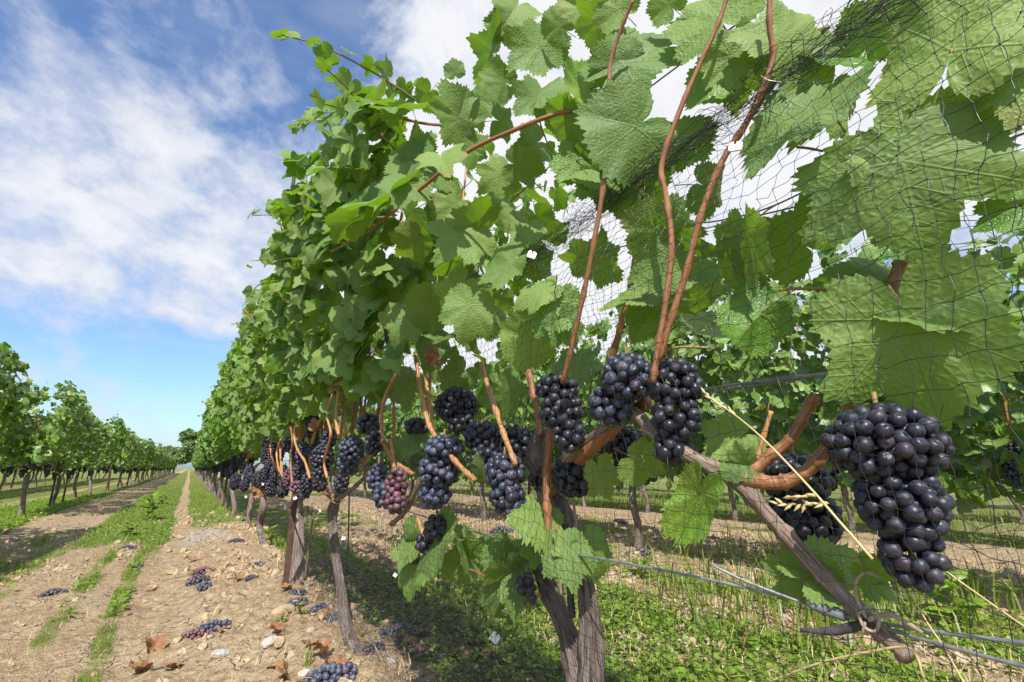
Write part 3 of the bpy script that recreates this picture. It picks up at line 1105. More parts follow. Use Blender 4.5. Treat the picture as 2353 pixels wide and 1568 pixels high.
def grape_bunch(parent, ells, mat, budget, seed, detail='mid', rad=BERRY_R, sep=1.46):
    """a bunch under its vine; single berries while the vine's budget lasts, else one mass. returns berries used"""
    P, rr = pack(ells, rad, seed, sep)
    V, F, tv = rachis(ells, rad)
    loc = np.array(parent.location)
    r = np.random.default_rng(seed + 1)
    if budget >= 25:
        bo = link('grape_bunch', mesh_of('bunch_stem', V - loc, F, M_PETIOLE, {'tv': tv}), parent)
        pool = (BERRY_HI if detail == 'hi' else BERRY_MID)[mat]
        ctr = P.mean(0)
        view = CAM - ctr
        view = view / np.linalg.norm(view)
        order = np.argsort(-((P - ctr) @ view))
        n_one = min(budget, int(len(P) * 0.62))
        for p_, q_ in zip(P[order[:n_one]], rr[order[:n_one]]):
            o = link('berry', pool[r.integers(0, 3)], bo)
            d = Vector(p_ - ctr) + Vector(r.normal(0, 0.012, 3))
            o.matrix_basis = (Matrix.Translation(Vector(p_ - loc)) @ d.to_track_quat('Z', 'Y').to_matrix().to_4x4()
                              @ Matrix.Rotation(r.uniform(0, 6.28), 4, 'Z') @ Matrix.Diagonal((q_, q_, q_ * 1.03, 1)))
        o = order[n_one:]
        if len(o):
            T = np.concatenate([rand_rot(r, len(o)) * rr[o][:, None, None], (P[o] - loc)[:, :, None]], 2)
            Vv, Ff, tt = instances(berry_shape(ICO2, seed), [ICO2[1]], T, r.random(len(o)))
            link('berries', mesh_of('berries', Vv, Ff, mat, {'tint': tt, 'bc': np.tile(ICO2[0], (len(o), 1))}), bo, kind='stuff')
        return n_one
    b = Batch()
    b.add(V - loc, F, 1, tv=tv)
    ic = ICO2 if detail in ('hi', 'mid') else ICO1
    k = len(P)
    T = np.concatenate([rand_rot(r, k) * rr[:, None, None], (P - loc)[:, :, None]], 2)
    Vv, Ff, tt = instances(berry_shape(ic, seed), [ic[1]], T, r.random(k))
    b.add(Vv, Ff, 0, tint=tt, bc=np.tile(ic[0], (k, 1)))
    link('grape_bunch', b.mesh('grape_bunch', [mat, M_PETIOLE]), parent, kind='stuff')
    return 0


def px_ells(lst, X):
    out = []
    for (px, py, hw, hh) in lst:
        c = at(px, py, X)
        t_ = float((c - CAM) @ FWD)
        out.append((c, hw / F_PX * t_, hh / F_PX * t_))
    return out


def path_px(pts, X):
    """cane centre line from sight lines; X one value or one per point"""
    Xs = np.interp(np.linspace(0, 1, len(pts)), np.linspace(0, 1, len(np.atleast_1d(X))), np.atleast_1d(X))
    return [at(px, py, x) for (px, py), x in zip(pts, Xs)]


def cane_px(parent, name, pts, X, rad, mat, seed=0, n=10, **kw):
    return world_child(name, cane_mesh(name, path_px(pts, X), rad, mat, n, seed=seed, **kw), parent)


def leaf_px(parent, J, T, X, roll=0.0, wf=1.0, under=False, X2=None, pool=HERO, k=None, lean=0.0):
    """a leaf hung between two points of the row: petiole joint and tip"""
    a0 = at(*J, X)
    t_ = float((a0 - CAM) @ FWD)
    a1 = dep(*T, t_ * (1.0 + lean))
    ax = a1 - a0
    s = np.linalg.norm(ax)
    v = CAM - (a0 + a1) / 2
    v = v / np.linalg.norm(v) + np.array([0, 0, 0.25])
    q_ = Matrix.Rotation(R(roll), 3, Vector(ax / s))
    n = np.array(q_ @ Vector(v))
    if under:
        n = -n
    i = k if k is not None else int(rng.integers(0, len(pool)))
    return put('leaf', pool[i], parent, leaf_frame(a0, ax, n, s * (0.94 if k is not None else 0.82), wf * 0.78))


def shoot_with_leaves(parent, P, rad, seed, leaf_size=(0.04, 0.07), step=0.07, mat=None, pool=MIDL, start=0.25):
    """a cane with leaves set alternately along it"""
    r = np.random.default_rng(seed)
    P = np.asarray(P)
    V, F, tv = tube_arrays(P, rad, 6, 0.04, seed)
    world_child('shoot', mesh_of('shoot', V, F, mat or M_GREENCANE, {'tv': tv}), parent)
    L = np.concatenate([[0], np.cumsum(np.linalg.norm(np.diff(P, axis=0), axis=1))])
    s = L[-1] * start
    k = 0
    while s < L[-1]:
        p = np.array([np.interp(s, L, P[:, i]) for i in range(3)])
        fr = s / L[-1]
        sd = 1 if k % 2 else -1
        size = r.uniform(*leaf_size) * (1.15 - 0.6 * fr ** 2)
        out = np.array([-0.4 + r.normal(0, 0.35), sd * 0.6 + r.normal(0, 0.3), 0.35 + r.normal(0, 0.3)])
        j = p + out / np.linalg.norm(out) * size * 0.7
        a = out * 0.7 + np.array([-0.25, 0, -0.75]) + r.normal(0, 0.3, 3)
        n = np.array([-0.55, -0.55, 0.75]) + r.normal(0, 0.40, 3)
        put('leaf', pool[r.integers(0, len(pool))], parent, leaf_frame(j, a, n, size))
        s += step * r.uniform(0.7, 1.3)
        k += 1

# ------------------------------------------------------------------ the near vine (forked trunk, arched cane)
MAIN_GROUP = 'grapevines of the netted row beside the path'
b1 = at(1345, 2050, 0.585)
b1[2] = float(gh(np.array([b1[0]]), np.array([b1[1]]))[0])
V1V = thing('grapevine', 'nearest grapevine with forked shaggy trunk and large black grape bunches', 'grapevine', b1, MAIN_GROUP)

# trunk: two arms from one foot
P = catmull([b1 + (0, 0, -0.03), b1 + (0.0, 0.0, 0.12)] + path_px([(1345, 1640), (1303, 1455), (1262, 1360), (1222, 1262), (1196, 1190), (1182, 1160)], 0.56), 8)
Va, Fa, ta = tube_arrays(P, [0.027, 0.026, 0.022, 0.018, 0.015, 0.011, 0.009, 0.008], 18, 0.42, 3)
P = catmull([b1 + (0.01, 0, -0.03), b1 + (0.012, -0.004, 0.12)] + path_px([(1362, 1640), (1358, 1455), (1347, 1350), (1318, 1240), (1275, 1130), (1247, 1065), (1240, 1020)], 0.565), 8)
Vb, Fb, tb = tube_arrays(P, [0.027, 0.026, 0.022, 0.018, 0.014, 0.013, 0.015, 0.018, 0.015], 18, 0.42, 8)
bt = Batch()
bt.add(Va, Fa, tv=ta)
bt.add(Vb, Fb, tv=tb)
# shreds of peeling bark
r = np.random.default_rng(4)
for i in range(46):
    P0 = (Va if i % 2 else Vb)
    Pc = P0[r.integers(40, len(P0) - 60)]
    ln = r.uniform(0.03, 0.08)
    dr = np.array([r.normal(0, 0.12), r.normal(0, 0.12), 1.0])
    sv = np.array([1, -0.6, 0]) * r.uniform(0.0010, 0.0025)
    off = np.array([-0.5, -0.5, 0]) * 0.003
    pts = [Pc + off * (0.5 + j * j * 0.25) + dr * ln * (j / 3.0 - 0.3) for j in range(4)]
    vv = np.array([p_ + s_ * sv for p_ in pts for s_ in (-1, 1)])
    bt.add(vv, [np.array([[0, 1, 3, 2], [2, 3, 5, 4], [4, 5, 7, 6]])], tv=np.tile([[r.random(), r.random(), r.random() * 9]], (8, 1)))
world_child('trunk', bt.mesh('trunk', M_TRUNK), V1V)



def deeper(px, X):
    """the near end of the vine stands a little back from the net"""
    return X + 0.13 * float(smooth(1350, 2000, np.array(px, dtype=float)))


def C(name, pts, X, rad, mat, seed, n=10, **kw):
    Xs = np.interp(np.linspace(0, 1, len(pts)), np.linspace(0, 1, len(np.atleast_1d(X))), np.atleast_1d(X))
    Xs = [deeper(p_[0], x_) for p_, x_ in zip(pts, Xs)]
    k_ = 1 + 0.06 * float(smooth(1400, 2000, np.array(pts[len(pts) // 2][0], dtype=float)))
    return cane_px(V1V, name, pts, Xs, np.atleast_1d(rad) * k_, mat, seed, n, **kw)

C('head', [(1262, 1120), (1240, 1060), (1238, 1030), (1248, 985)], 0.55, [0.016, 0.022, 0.021, 0.014], M_TRUNK, 21, 14, lump=0.35, nodes=False)
C('spur', [(1254, 1140), (1275, 1090), (1310, 1045), (1342, 1006)], [0.54, 0.52], [0.011, 0.011, 0.010], M_OLD, 22)
C('cane', [(1330, 1058), (1385, 1005), (1445, 955), (1490, 922)], [0.52, 0.50], [0.0105, 0.0095, 0.0085], M_CANE, 23)
C('cane', [(1335, 1040), (1400, 975), (1454, 950), (1500, 990), (1572, 1040), (1690, 1108), (1775, 1195), (1880, 1312), (1960, 1395), (2035, 1462), (2092, 1512)],
  [0.53, 0.50, 0.49, 0.47, 0.455, 0.44, 0.43, 0.415, 0.41, 0.405, 0.40], [0.009, 0.0082, 0.0076, 0.0074, 0.0070], M_OLD, 24, 12, lump=0.10)
C('spur', [(1700, 1100), (1745, 1108), (1800, 1108), (1850, 1085), (1890, 1045), (1935, 970), (1990, 880)], [0.438, 0.43, 0.42], [0.0078, 0.0062, 0.0055], M_CANE, 25, lump=0.09)
C('spur', [(1722, 1088), (1768, 1050), (1815, 1010), (1845, 960), (1872, 908)], [0.442, 0.435], [0.0062, 0.0052, 0.0050], M_CANE, 26, lump=0.09)
C('spur', [(1738, 1062), (1752, 1010), (1772, 945)], 0.45, [0.003, 0.0022], M_TAN, 27)
# upright shoots
C('shoot', [(1292, 880), (1306, 830), (1340, 680), (1368, 540), (1390, 400), (1400, 260), (1402, 150), (1430, 60), (1455, 0)], [0.44, 0.43, 0.42], [0.0036, 0.0034, 0.0022], M_CANE, 28)
C('shoot', [(1500, 880), (1512, 800), (1532, 680), (1543, 560), (1530, 450), (1520, 380), (1560, 260), (1612, 140), (1650, 55), (1672, -10), (1690, -70)], [0.43, 0.42, 0.40], [0.0038, 0.0034, 0.0020], M_CANE, 29)
C('shoot', [(1512, 830), (1540, 740), (1578, 620), (1612, 490), (1660, 370), (1722, 270), (1775, 140), (1768, 60), (1770, -40)], [0.43, 0.41, 0.38], [0.0040, 0.0036, 0.0028], M_CANE, 30)
C('shoot', [(1385, 870), (1405, 820), (1435, 720), (1452, 640), (1468, 540), (1482, 430)], 0.55, [0.0052, 0.0045], M_CANE, 31)
C('shoot', [(2030, 800), (2046, 720), (2058, 650), (2070, 600)], 0.43, [0.0062, 0.0070, 0.0050], M_CANE, 32)
C('shoot', [(1722, 270), (1760, 215), (1808, 150), (1850, 100), (1905, 60)], 0.46, [0.0042, 0.0030], M_GREENCANE, 33)
C('tendril', [(1632, 800), (1590, 798), (1548, 800), (1520, 815)], 0.45, [0.0016, 0.0016], M_PETIOLE, 34, 6, nodes=False)
C('tendril', [(1790, 667), (1850, 664), (1915, 668), (1960, 690), (2030, 710)], 0.43, [0.0016, 0.0018], M_PETIOLE, 35, 6, nodes=False)
C('tendril', [(1830, 338), (1862, 342), (1892, 348)], 0.42, [0.0016, 0.0014], M_PETIOLE, 36, 6, nodes=False)
# old wood behind and canes that hang left of the head
C('shoot', [(1262, 1260), (1258, 1180), (1256, 1090), (1264, 1000), (1268, 960)], 0.50, [0.0068, 0.0062, 0.0055], M_CANE, 37)
C('shoot', [(1200, 820), (1216, 860), (1226, 910), (1236, 960), (1240, 1000)], 0.52, [0.0058, 0.0054], M_CANE, 38)
C('shoot', [(1105, 835), (1122, 890), (1140, 945), (1160, 1005), (1185, 1068)], [0.49, 0.46], [0.0046, 0.0050, 0.0046], M_TAN, 39)
C('shoot', [(955, 815), (962, 870), (972, 925), (990, 985), (1025, 1035), (1060, 1075), (1092, 1104)], [0.44, 0.43, 0.44], [0.0046, 0.0052, 0.0048], M_TAN, 40)
C('shoot', [(972, 830), (980, 880), (990, 940), (994, 985)], 0.47, [0.0044, 0.0040], M_TAN, 41)
C('shoot', [(1192, 1395), (1215, 1382), (1240, 1368)], 0.52, [0.0035, 0.0028], M_CANE, 42)
C('shoot', [(1062, 1304), (1095, 1315), (1118, 1330)], 0.52, [0.0026, 0.0022], M_CANE, 43)

BUN = [
    ([(2030, 1022, 122, 96), (2070, 1150, 92, 96), (2094, 1272, 66, 84)], 0.385, M_GRAPE, 'hi'),
    ([(1550, 882, 64, 60), (1552, 960, 58, 60), (1542, 1030, 45, 40)], 0.46, M_GRAPE, 'hi'),
    ([(1442, 868, 62, 58), (1405, 932, 54, 50)], 0.47, M_GRAPE_BLUE, 'hi'),
    ([(1280, 892, 52, 34), (1290, 942, 52, 50), (1308, 1000, 40, 42)], 0.48, M_GRAPE, 'mid'),
    ([(1160, 1085, 50, 44), (1164, 1140, 44, 44)], 0.465, M_GRAPE_BLUE, 'mid'),
    ([(1108, 1003, 44, 38), (1122, 1050, 45, 34)], 0.50, M_GRAPE, 'mid'),
    ([(1190, 1015, 38, 40)], 0.56, M_GRAPE, 'mid'),
    ([(1320, 1090, 54, 52), (1250, 1100, 36, 32)], 0.55, M_GRAPE, 'mid'),
    ([(1440, 1030, 52, 52), (1480, 1090, 34, 24)], 0.60, M_GRAPE, 'mid'),
    ([(1050, 932, 52, 42), (1062, 975, 36, 26)], 0.55, M_GRAPE, 'mid'),
    ([(1830, 1105, 74, 60), (1848, 1190, 80, 72), (1852, 1262, 52, 48)], 0.51, M_GRAPE, 'mid'),
    ([(1002, 1212, 28, 30), (980, 1246, 26, 28)], 0.455, M_GRAPE, 'mid'),
    ([(940, 1245, 22, 20), (956, 1285, 16, 16)], 0.47, M_GRAPE, 'mid'),
    ([(988, 1306, 17, 13)], 0.46, M_GRAPE, 'mid'),
    ([(1210, 1345, 26, 30), (1216, 1378, 16, 18)], 0.51, M_GRAPE, 'mid'),
]
left_over = 300
for i, (els, X, mat, det) in enumerate(BUN):
    left_over -= grape_bunch(V1V, px_ells(els, deeper(els[0][0], X)), mat, left_over, 500 + i, det,
                             rad=float(np.interp(els[0][0], [1100, 1400, 1600, 2000], [0.0086, 0.0080, 0.0074, 0.0068])))



def Lf(J, T, X, roll=0.0, *a, X2=None, **k):
    roll += float(rng.normal(0, 12))
    return leaf_px(V1V, J, T, deeper(J[0], X), roll, *a, lean=float(rng.normal(0, 0.045)) if X2 is None else (X2 / X - 1.0), **k)

# large leaves at the right, close to the lens
Lf((2185, 116), (2245, -120), 0.400, -18, 1.05, k=0)
Lf((2088, 372), (2240, 172), 0.405, 12, 1.0, k=1)
Lf((2072, 372), (2125, 592), 0.392, 4, 1.62, k=3)
Lf((2345, 470), (2205, 545), 0.43, 20, 1.0, under=True)
Lf((2080, 735), (2170, 1000), 0.392, 8, 1.22, X2=0.380, k=5)
Lf((2085, 722), (2322, 705), 0.44, -52, 1.1, k=4)
Lf((2088, 700), (2235, 605), 0.46, 55, 1.2, k=2)
Lf((2035, 642), (1903, 600), 0.46, 50, 1.4, k=7)
Lf((1858, 250), (1688, 408), 0.41, 62, 0.9)
Lf((1905, 205), (1840, 330), 0.46, -12, 1.0)
Lf((1842, 560), (1722, 488), 0.47, -25, 1.25)
Lf((1718, 545), (1748, 712), 0.42, 58, 1.0)
Lf((1752, 718), (1648, 822), 0.44, 10, 1.0, under=True)
Lf((1686, 566), (1692, 702), 0.45, 48, 1.0)
Lf((1545, 525), (1657, 618), 0.45, 62, 0.8)
Lf((1535, 592), (1420, 655), 0.46, 10, 1.2)
Lf((1600, 690), (1682, 692), 0.47, 60, 0.9)
Lf((1462, 292), (1345, 380), 0.45, 0, 1.35, k=0)
Lf((1430, 146), (1562, 34), 0.45, -28, 1.05, k=3)
Lf((1428, 148), (1342, 112), 0.45, 20, 1.3)
Lf((1376, 50), (1306, 76), 0.44, 0, 1.4)
Lf((1236, 110), (1158, 160), 0.42, 8, 1.25)
Lf((1358, 205), (1274, 216), 0.45, 5, 1.25, under=True)
Lf((1682, 130), (1604, 224), 0.43, 5, 1.1)
Lf((1712, 126), (1704, 22), 0.44, 20, 1.1)
Lf((1702, 140), (1690, 292), 0.49, -20, 1.15)
Lf((1642, 172), (1620, 284), 0.47, 15, 1.1, under=True)
Lf((1552, 335), (1662, 270), 0.50, -10, 1.1)
Lf((1366, 360), (1308, 422), 0.46, 0, 1.2)
Lf((1366, 380), (1340, 456), 0.47, -20, 1.2)
Lf((1392, 398), (1506, 440), 0.51, -10, 1.1)
Lf((1520, 532), (1404, 490), 0.50, -12, 1.0)
Lf((1502, 680), (1358, 702), 0.50, 50, 0.9)
Lf((1492, 718), (1450, 796), 0.52, 0, 1.1)
Lf((1270, 690), (1222, 796), 0.44, 18, 1.1, under=True)
Lf((1250, 664), (1162, 700), 0.43, 35, 1.1)
Lf((1292, 742), (1328, 814), 0.45, 20, 1.1)
Lf((1342, 592), (1304, 646), 0.46, 0, 1.2)
Lf((1458, 438), (1545, 484), 0.55, 10, 1.2, under=True)
Lf((1795, 96), (1905, -22), 0.42, 25, 0.85)
Lf((2000, 85), (2055, -65), 0.47, 0, 1.2)
Lf((1905, 105), (1838, 198), 0.48, 0, 1.1, under=True)
Lf((2352, 175), (2310, 285), 0.42, 10, 1.0)
Lf((1652, 42), (1590, -34), 0.45, 0, 1.2)
Lf((1290, 62), (1236, 18), 0.43, 0, 1.2)
Lf((1335, 20), (1275, -20), 0.43, 10, 1.2)
Lf((1425, 20), (1372, -34), 0.44, -10, 1.2)
Lf((1262, 96), (1304, 150), 0.45, 0, 1.2)
Lf((1540, 10), (1500, -50), 0.46, 0, 1.2)
Lf((1620, 430), (1690, 470), 0.53, 0, 1.2)
Lf((1340, 300), (1260, 330), 0.48, 0, 1.2)
Lf((1580, 640), (1620, 740), 0.54, -10, 1.1)
Lf((1380, 600), (1440, 560), 0.55, 0, 1.1)
Lf((1640, 745), (1590, 800), 0.55, 0, 1.1, under=True)
Lf((1230, 600), (1285, 640), 0.50, 10, 1.1)
# leaves of the mid-frame canopy
for J, T, X, ro, wf, un in [
    ((1057, 272), (966, 236), 0.34, 10, 1.3, 0), ((1058, 272), (1108, 204), 0.34, -20, 1.1, 0), ((1045, 166), (1038, 126), 0.36, 0, 1.3, 0),
    ((1156, 190), (1092, 160), 0.38, 0, 1.3, 0), ((1235, 226), (1186, 262), 0.40, 0, 1.4, 0), ((1236, 224), (1278, 148), 0.40, -25, 1.1, 0),
    ((950, 360), (888, 330), 0.32, 0, 1.4, 0), ((951, 361), (1002, 308), 0.32, -15, 1.2, 0), ((852, 487), (782, 450), 0.30, 0, 1.3, 0),
    ((853, 486), (892, 420), 0.30, -20, 1.0, 0), ((950, 482), (912, 512), 0.33, 0, 1.3, 0), ((954, 552), (902, 604), 0.35, -15, 1.3, 0),
    ((1076, 536), (988, 592), 0.37, 0, 1.2, 0), ((1102, 520), (1036, 488), 0.40, -25, 1.3, 0), ((1150, 400), (1088, 446), 0.40, 0, 1.3, 0),
    ((1192, 380), (1272, 398), 0.42, 20, 1.0, 0), ((1325, 370), (1280, 446), 0.44, 0, 1.2, 1), ((1310, 270), (1240, 300), 0.42, -15, 1.2, 0),
    ((1058, 660), (998, 728), 0.38, 25, 1.0, 0), ((1082, 702), (1056, 804), 0.38, 5, 1.2, 0), ((935, 735), (890, 800), 0.36, 10, 1.3, 0),
    ((995, 694), (962, 768), 0.39, -20, 1.1, 0), ((1172, 604), (1086, 668), 0.42, 35, 1.1, 0), ((1216, 776), (1150, 834), 0.44, 5, 1.3, 0),
    ((1010, 640), (1070, 610), 0.45, -20, 1.2, 0), ((1120, 740), (1180, 720), 0.46, 0, 1.2, 0), ((1080, 340), (1130, 370), 0.42, 0, 1.2, 0),
    ((1000, 400), (1060, 430), 0.40, -10, 1.2, 0), ((1150, 280), (1200, 300), 0.44, -10, 1.2, 0), ((1100, 230), (1150, 260), 0.42, 0, 1.2, 0),
    ((900, 270), (860, 300), 0.33, 0, 1.3, 0), ((985, 215), (960, 250), 0.38, 0, 1.3, 0), ((1130, 120), (1100, 90), 0.38, 0, 1.3, 0),
    ((1160, 60), (1120, 100), 0.39, 0, 1.3, 0), ((1185, 20), (1150, 60), 0.40, 10, 1.3, 0), ((1230, 330), (1180, 350), 0.48, -10, 1.2, 0),
    ((1140, 470), (1190, 500), 0.47, -10, 1.2, 0), ((1210, 520), (1180, 570), 0.50, -10, 1.2, 0), ((1050, 470), (1000, 520), 0.46, -10, 1.2, 0),
    ((960, 600), (1010, 650), 0.46, -10, 1.3, 0), ((1100, 560), (1150, 600), 0.50, -10, 1.3, 0), ((1060, 250), (1010, 300), 0.44, -10, 1.3, 0),
]:
    Lf(J, T, X, ro, wf, under=bool(un))
# leaves low down round the trunk and along the arched cane
for J, T, X, ro, wf, un in [
    ((1297, 1258), (1316, 1356), 0.50, 5, 1.1, 0), ((1297, 1256), (1288, 1200), 0.50, 45, 0.9, 0), ((1352, 1258), (1388, 1345), 0.54, -20, 0.9, 0),
    ((1226, 1266), (1182, 1236), 0.50, 20, 1.1, 0), ((1240, 1178), (1212, 1228), 0.50, 10, 1.0, 0), ((1166, 1310), (1132, 1440), 0.51, 15, 0.65, 0),
    ((1190, 1328), (1172, 1425), 0.52, 20, 0.7, 0), ((1165, 1312), (1182, 1372), 0.50, 10, 0.9, 0), ((1160, 1275), (1104, 1290), 0.52, -20, 1.0, 0),
    ((1014, 1250), (938, 1325), 0.46, 42, 0.9, 0), ((946, 1256), (912, 1312), 0.46, 25, 0.9, 0), ((941, 1302), (930, 1386), 0.46, 25, 0.8, 0),
    ((1068, 1288), (1014, 1336), 0.53, -15, 1.1, 0), ((1072, 1270), (1034, 1242), 0.52, 20, 1.1, 0), ((1076, 1262), (1120, 1244), 0.52, 30, 1.0, 0),
    ((1152, 1264), (1104, 1296), 0.55, -20, 1.0, 0), ((952, 1208), (928, 1240), 0.46, 0, 1.1, 0), ((1200, 1290), (1178, 1340), 0.56, -10, 1.1, 0),
    ((1606, 1134), (1574, 1244), 0.45, 25, 0.66, 1), ((1716, 1076), (1654, 1072), 0.435, 10, 0.9, 0), ((1712, 1066), (1694, 1022), 0.435, 0, 0.9, 0),
    ((1868, 1332), (1742, 1284), 0.43, -20, 1.1, 0), ((1882, 1318), (1995, 1262), 0.43, -30, 1.0, 0), ((1992, 1312), (2046, 1372), 0.42, 0, 0.8, 1),
    ((1378, 1084), (1402, 1154), 0.53, -25, 1.1, 0), ((1464, 1058), (1528, 1086), 0.50, 10, 1.2, 0), ((1694, 1008), (1606, 1052), 0.50, -10, 1.0, 0),
    ((1108, 1078), (1090, 1115), 0.47, 0, 1.2, 0), ((930, 1015), (965, 1050), 0.48, 0, 1.2, 0), ((1160, 900), (1200, 960), 0.60, -10, 1.2, 0),
    ((1060, 860), (1020, 910), 0.58, -10, 1.2, 0), ((900, 870), (930, 920), 0.50, -5, 1.2, 0), ((1320, 850), (1360, 800), 0.60, -10, 1.2, 0),
]:
    Lf(J, T, X, ro, wf, under=bool(un), k=int(rng.integers(0, 8)))
# the long side shoot that reaches out over the path, and two more above it
shoot_with_leaves(V1V, catmull(path_px([(1375, 242), (1280, 262), (1180, 300), (1070, 352), (960, 440), (860, 520), (770, 575), (712, 605)], [0.45, 0.40, 0.36, 0.32, 0.29, 0.27, 0.25, 0.24]), 8),
                  [0.0040, 0.0036, 0.0020], 61, (0.042, 0.066), 0.055, M_CANE)
shoot_with_leaves(V1V, catmull(path_px([(1080, 290), (980, 285), (890, 268), (800, 268), (730, 274), (680, 300)], [0.36, 0.33, 0.29, 0.26, 0.24, 0.23]), 8),
                  [0.0034, 0.0022], 62, (0.034, 0.056), 0.042, M_CANE, start=0.1)
shoot_with_leaves(V1V, catmull(path_px([(900, 500), (800, 500), (720, 500), (655, 485), (622, 470)], [0.32, 0.27, 0.23, 0.2, 0.19]), 8),
                  [0.0034, 0.0022], 63, (0.034, 0.056), 0.045, start=0.1)
# leaves of the second canopy plane behind the shoots
pos, a, n, s = canopy(46, 0.95, 1.40, 900, xl=lambda z: 0.10 + 0.16 * smooth(0.9, 1.6, z), top=1.45, bottom=0.86, size=(0.05, 0.075))
r = np.random.default_rng(5)
for i in range(len(pos)):
    put('leaf', MIDL[r.integers(0, 8)], V1V, leaf_frame(pos[i], a[i], n[i], s[i]))
# ------------------------------------------------------------------ the next vines of the row, leaf by leaf


def near_vine(label, base, n_leaf, n_mass, seed, trunk_pts, trunk_rad, reach=(0.62, 0.62), canes=(), bunches=(), budget=300, top=1.68, low=0.80):
    base = np.asarray(base)
    v = thing('grapevine', label, 'grapevine', base, MAIN_GROUP)
    P = catmull([base - (0, 0, 0.03)] + list(trunk_pts), 7)
    V, F, tv = tube_arrays(P, trunk_rad, 16, 0.32, seed)
    world_child('trunk', mesh_of('trunk', V, F, M_TRUNK, {'tv': tv}), v)
    head = np.asarray(trunk_pts[-1])
    rr_ = np.random.default_rng(seed)
    for sgn in (-1, 1):
        pts = [head, head + (rr_.normal(0, 0.02), sgn * 0.15, 0.06), head + (rr_.normal(0, 0.03), sgn * 0.35, 0.09), head + (rr_.normal(0, 0.03), sgn * 0.58, 0.03)]
        world_child('cane', cane_mesh('cane', pts, [0.010, 0.008, 0.006], M_OLD, 8, 0.1, seed + sgn), v)
    for c_ in canes:
        cane_px(v, 'shoot', *c_)
    # upright shoots through the canopy
    for k in range(9):
        yy = base[1] + rr_.uniform(-0.55, 0.55)
        x0 = ROW_X + rr_.normal(-0.03, 0.05)
        x1 = ROW_X + rr_.normal(-0.10, 0.16)
        pts = [(x0, yy, 0.70), (x0 + rr_.normal(0, 0.02), yy + rr_.normal(0, 0.03), 0.95), ((x0 + x1) / 2, yy + rr_.normal(0, 0.06), 1.25), (x1, yy + rr_.normal(0, 0.1), top + rr_.normal(-0.05, 0.08))]
        world_child('shoot', cane_mesh('shoot', pts, [0.0052, 0.0045, 0.003], M_TAN if k % 2 else M_CANE, 7, 0.06, seed + k + 30), v)
    xl = lambda z: np.interp(z, [0.75, 1.0, 1.4, 1.8], [0.16, 0.24, 0.36, 0.44])
    pos, a, n, s = canopy(n_leaf + n_mass, base[1] - reach[0], base[1] + reach[1], seed, xl=xl, top=top, bottom=low, size=(0.040, 0.068), left=0.68, stray=14)
    stems = list(STEMS)
    order = np.argsort(pos[:, 0] - 0.15 * pos[:, 2])
    for i in order[:n_leaf]:
        put('leaf', MIDL[rr_.integers(0, 8)], v, leaf_frame(pos[i], a[i], n[i], s[i]))
    o = order[n_leaf:]
    if len(o):
        world_child('foliage', foliage_mesh('foliage', (pos[o], a[o], n[o], s[o]), mat=M_LEAF, stems=stems), v, 'stuff')
    for i, (els, X, mat) in enumerate(bunches):
        budget -= grape_bunch(v, px_ells(els, X), mat, budget, seed * 7 + i, 'mid')
    return v


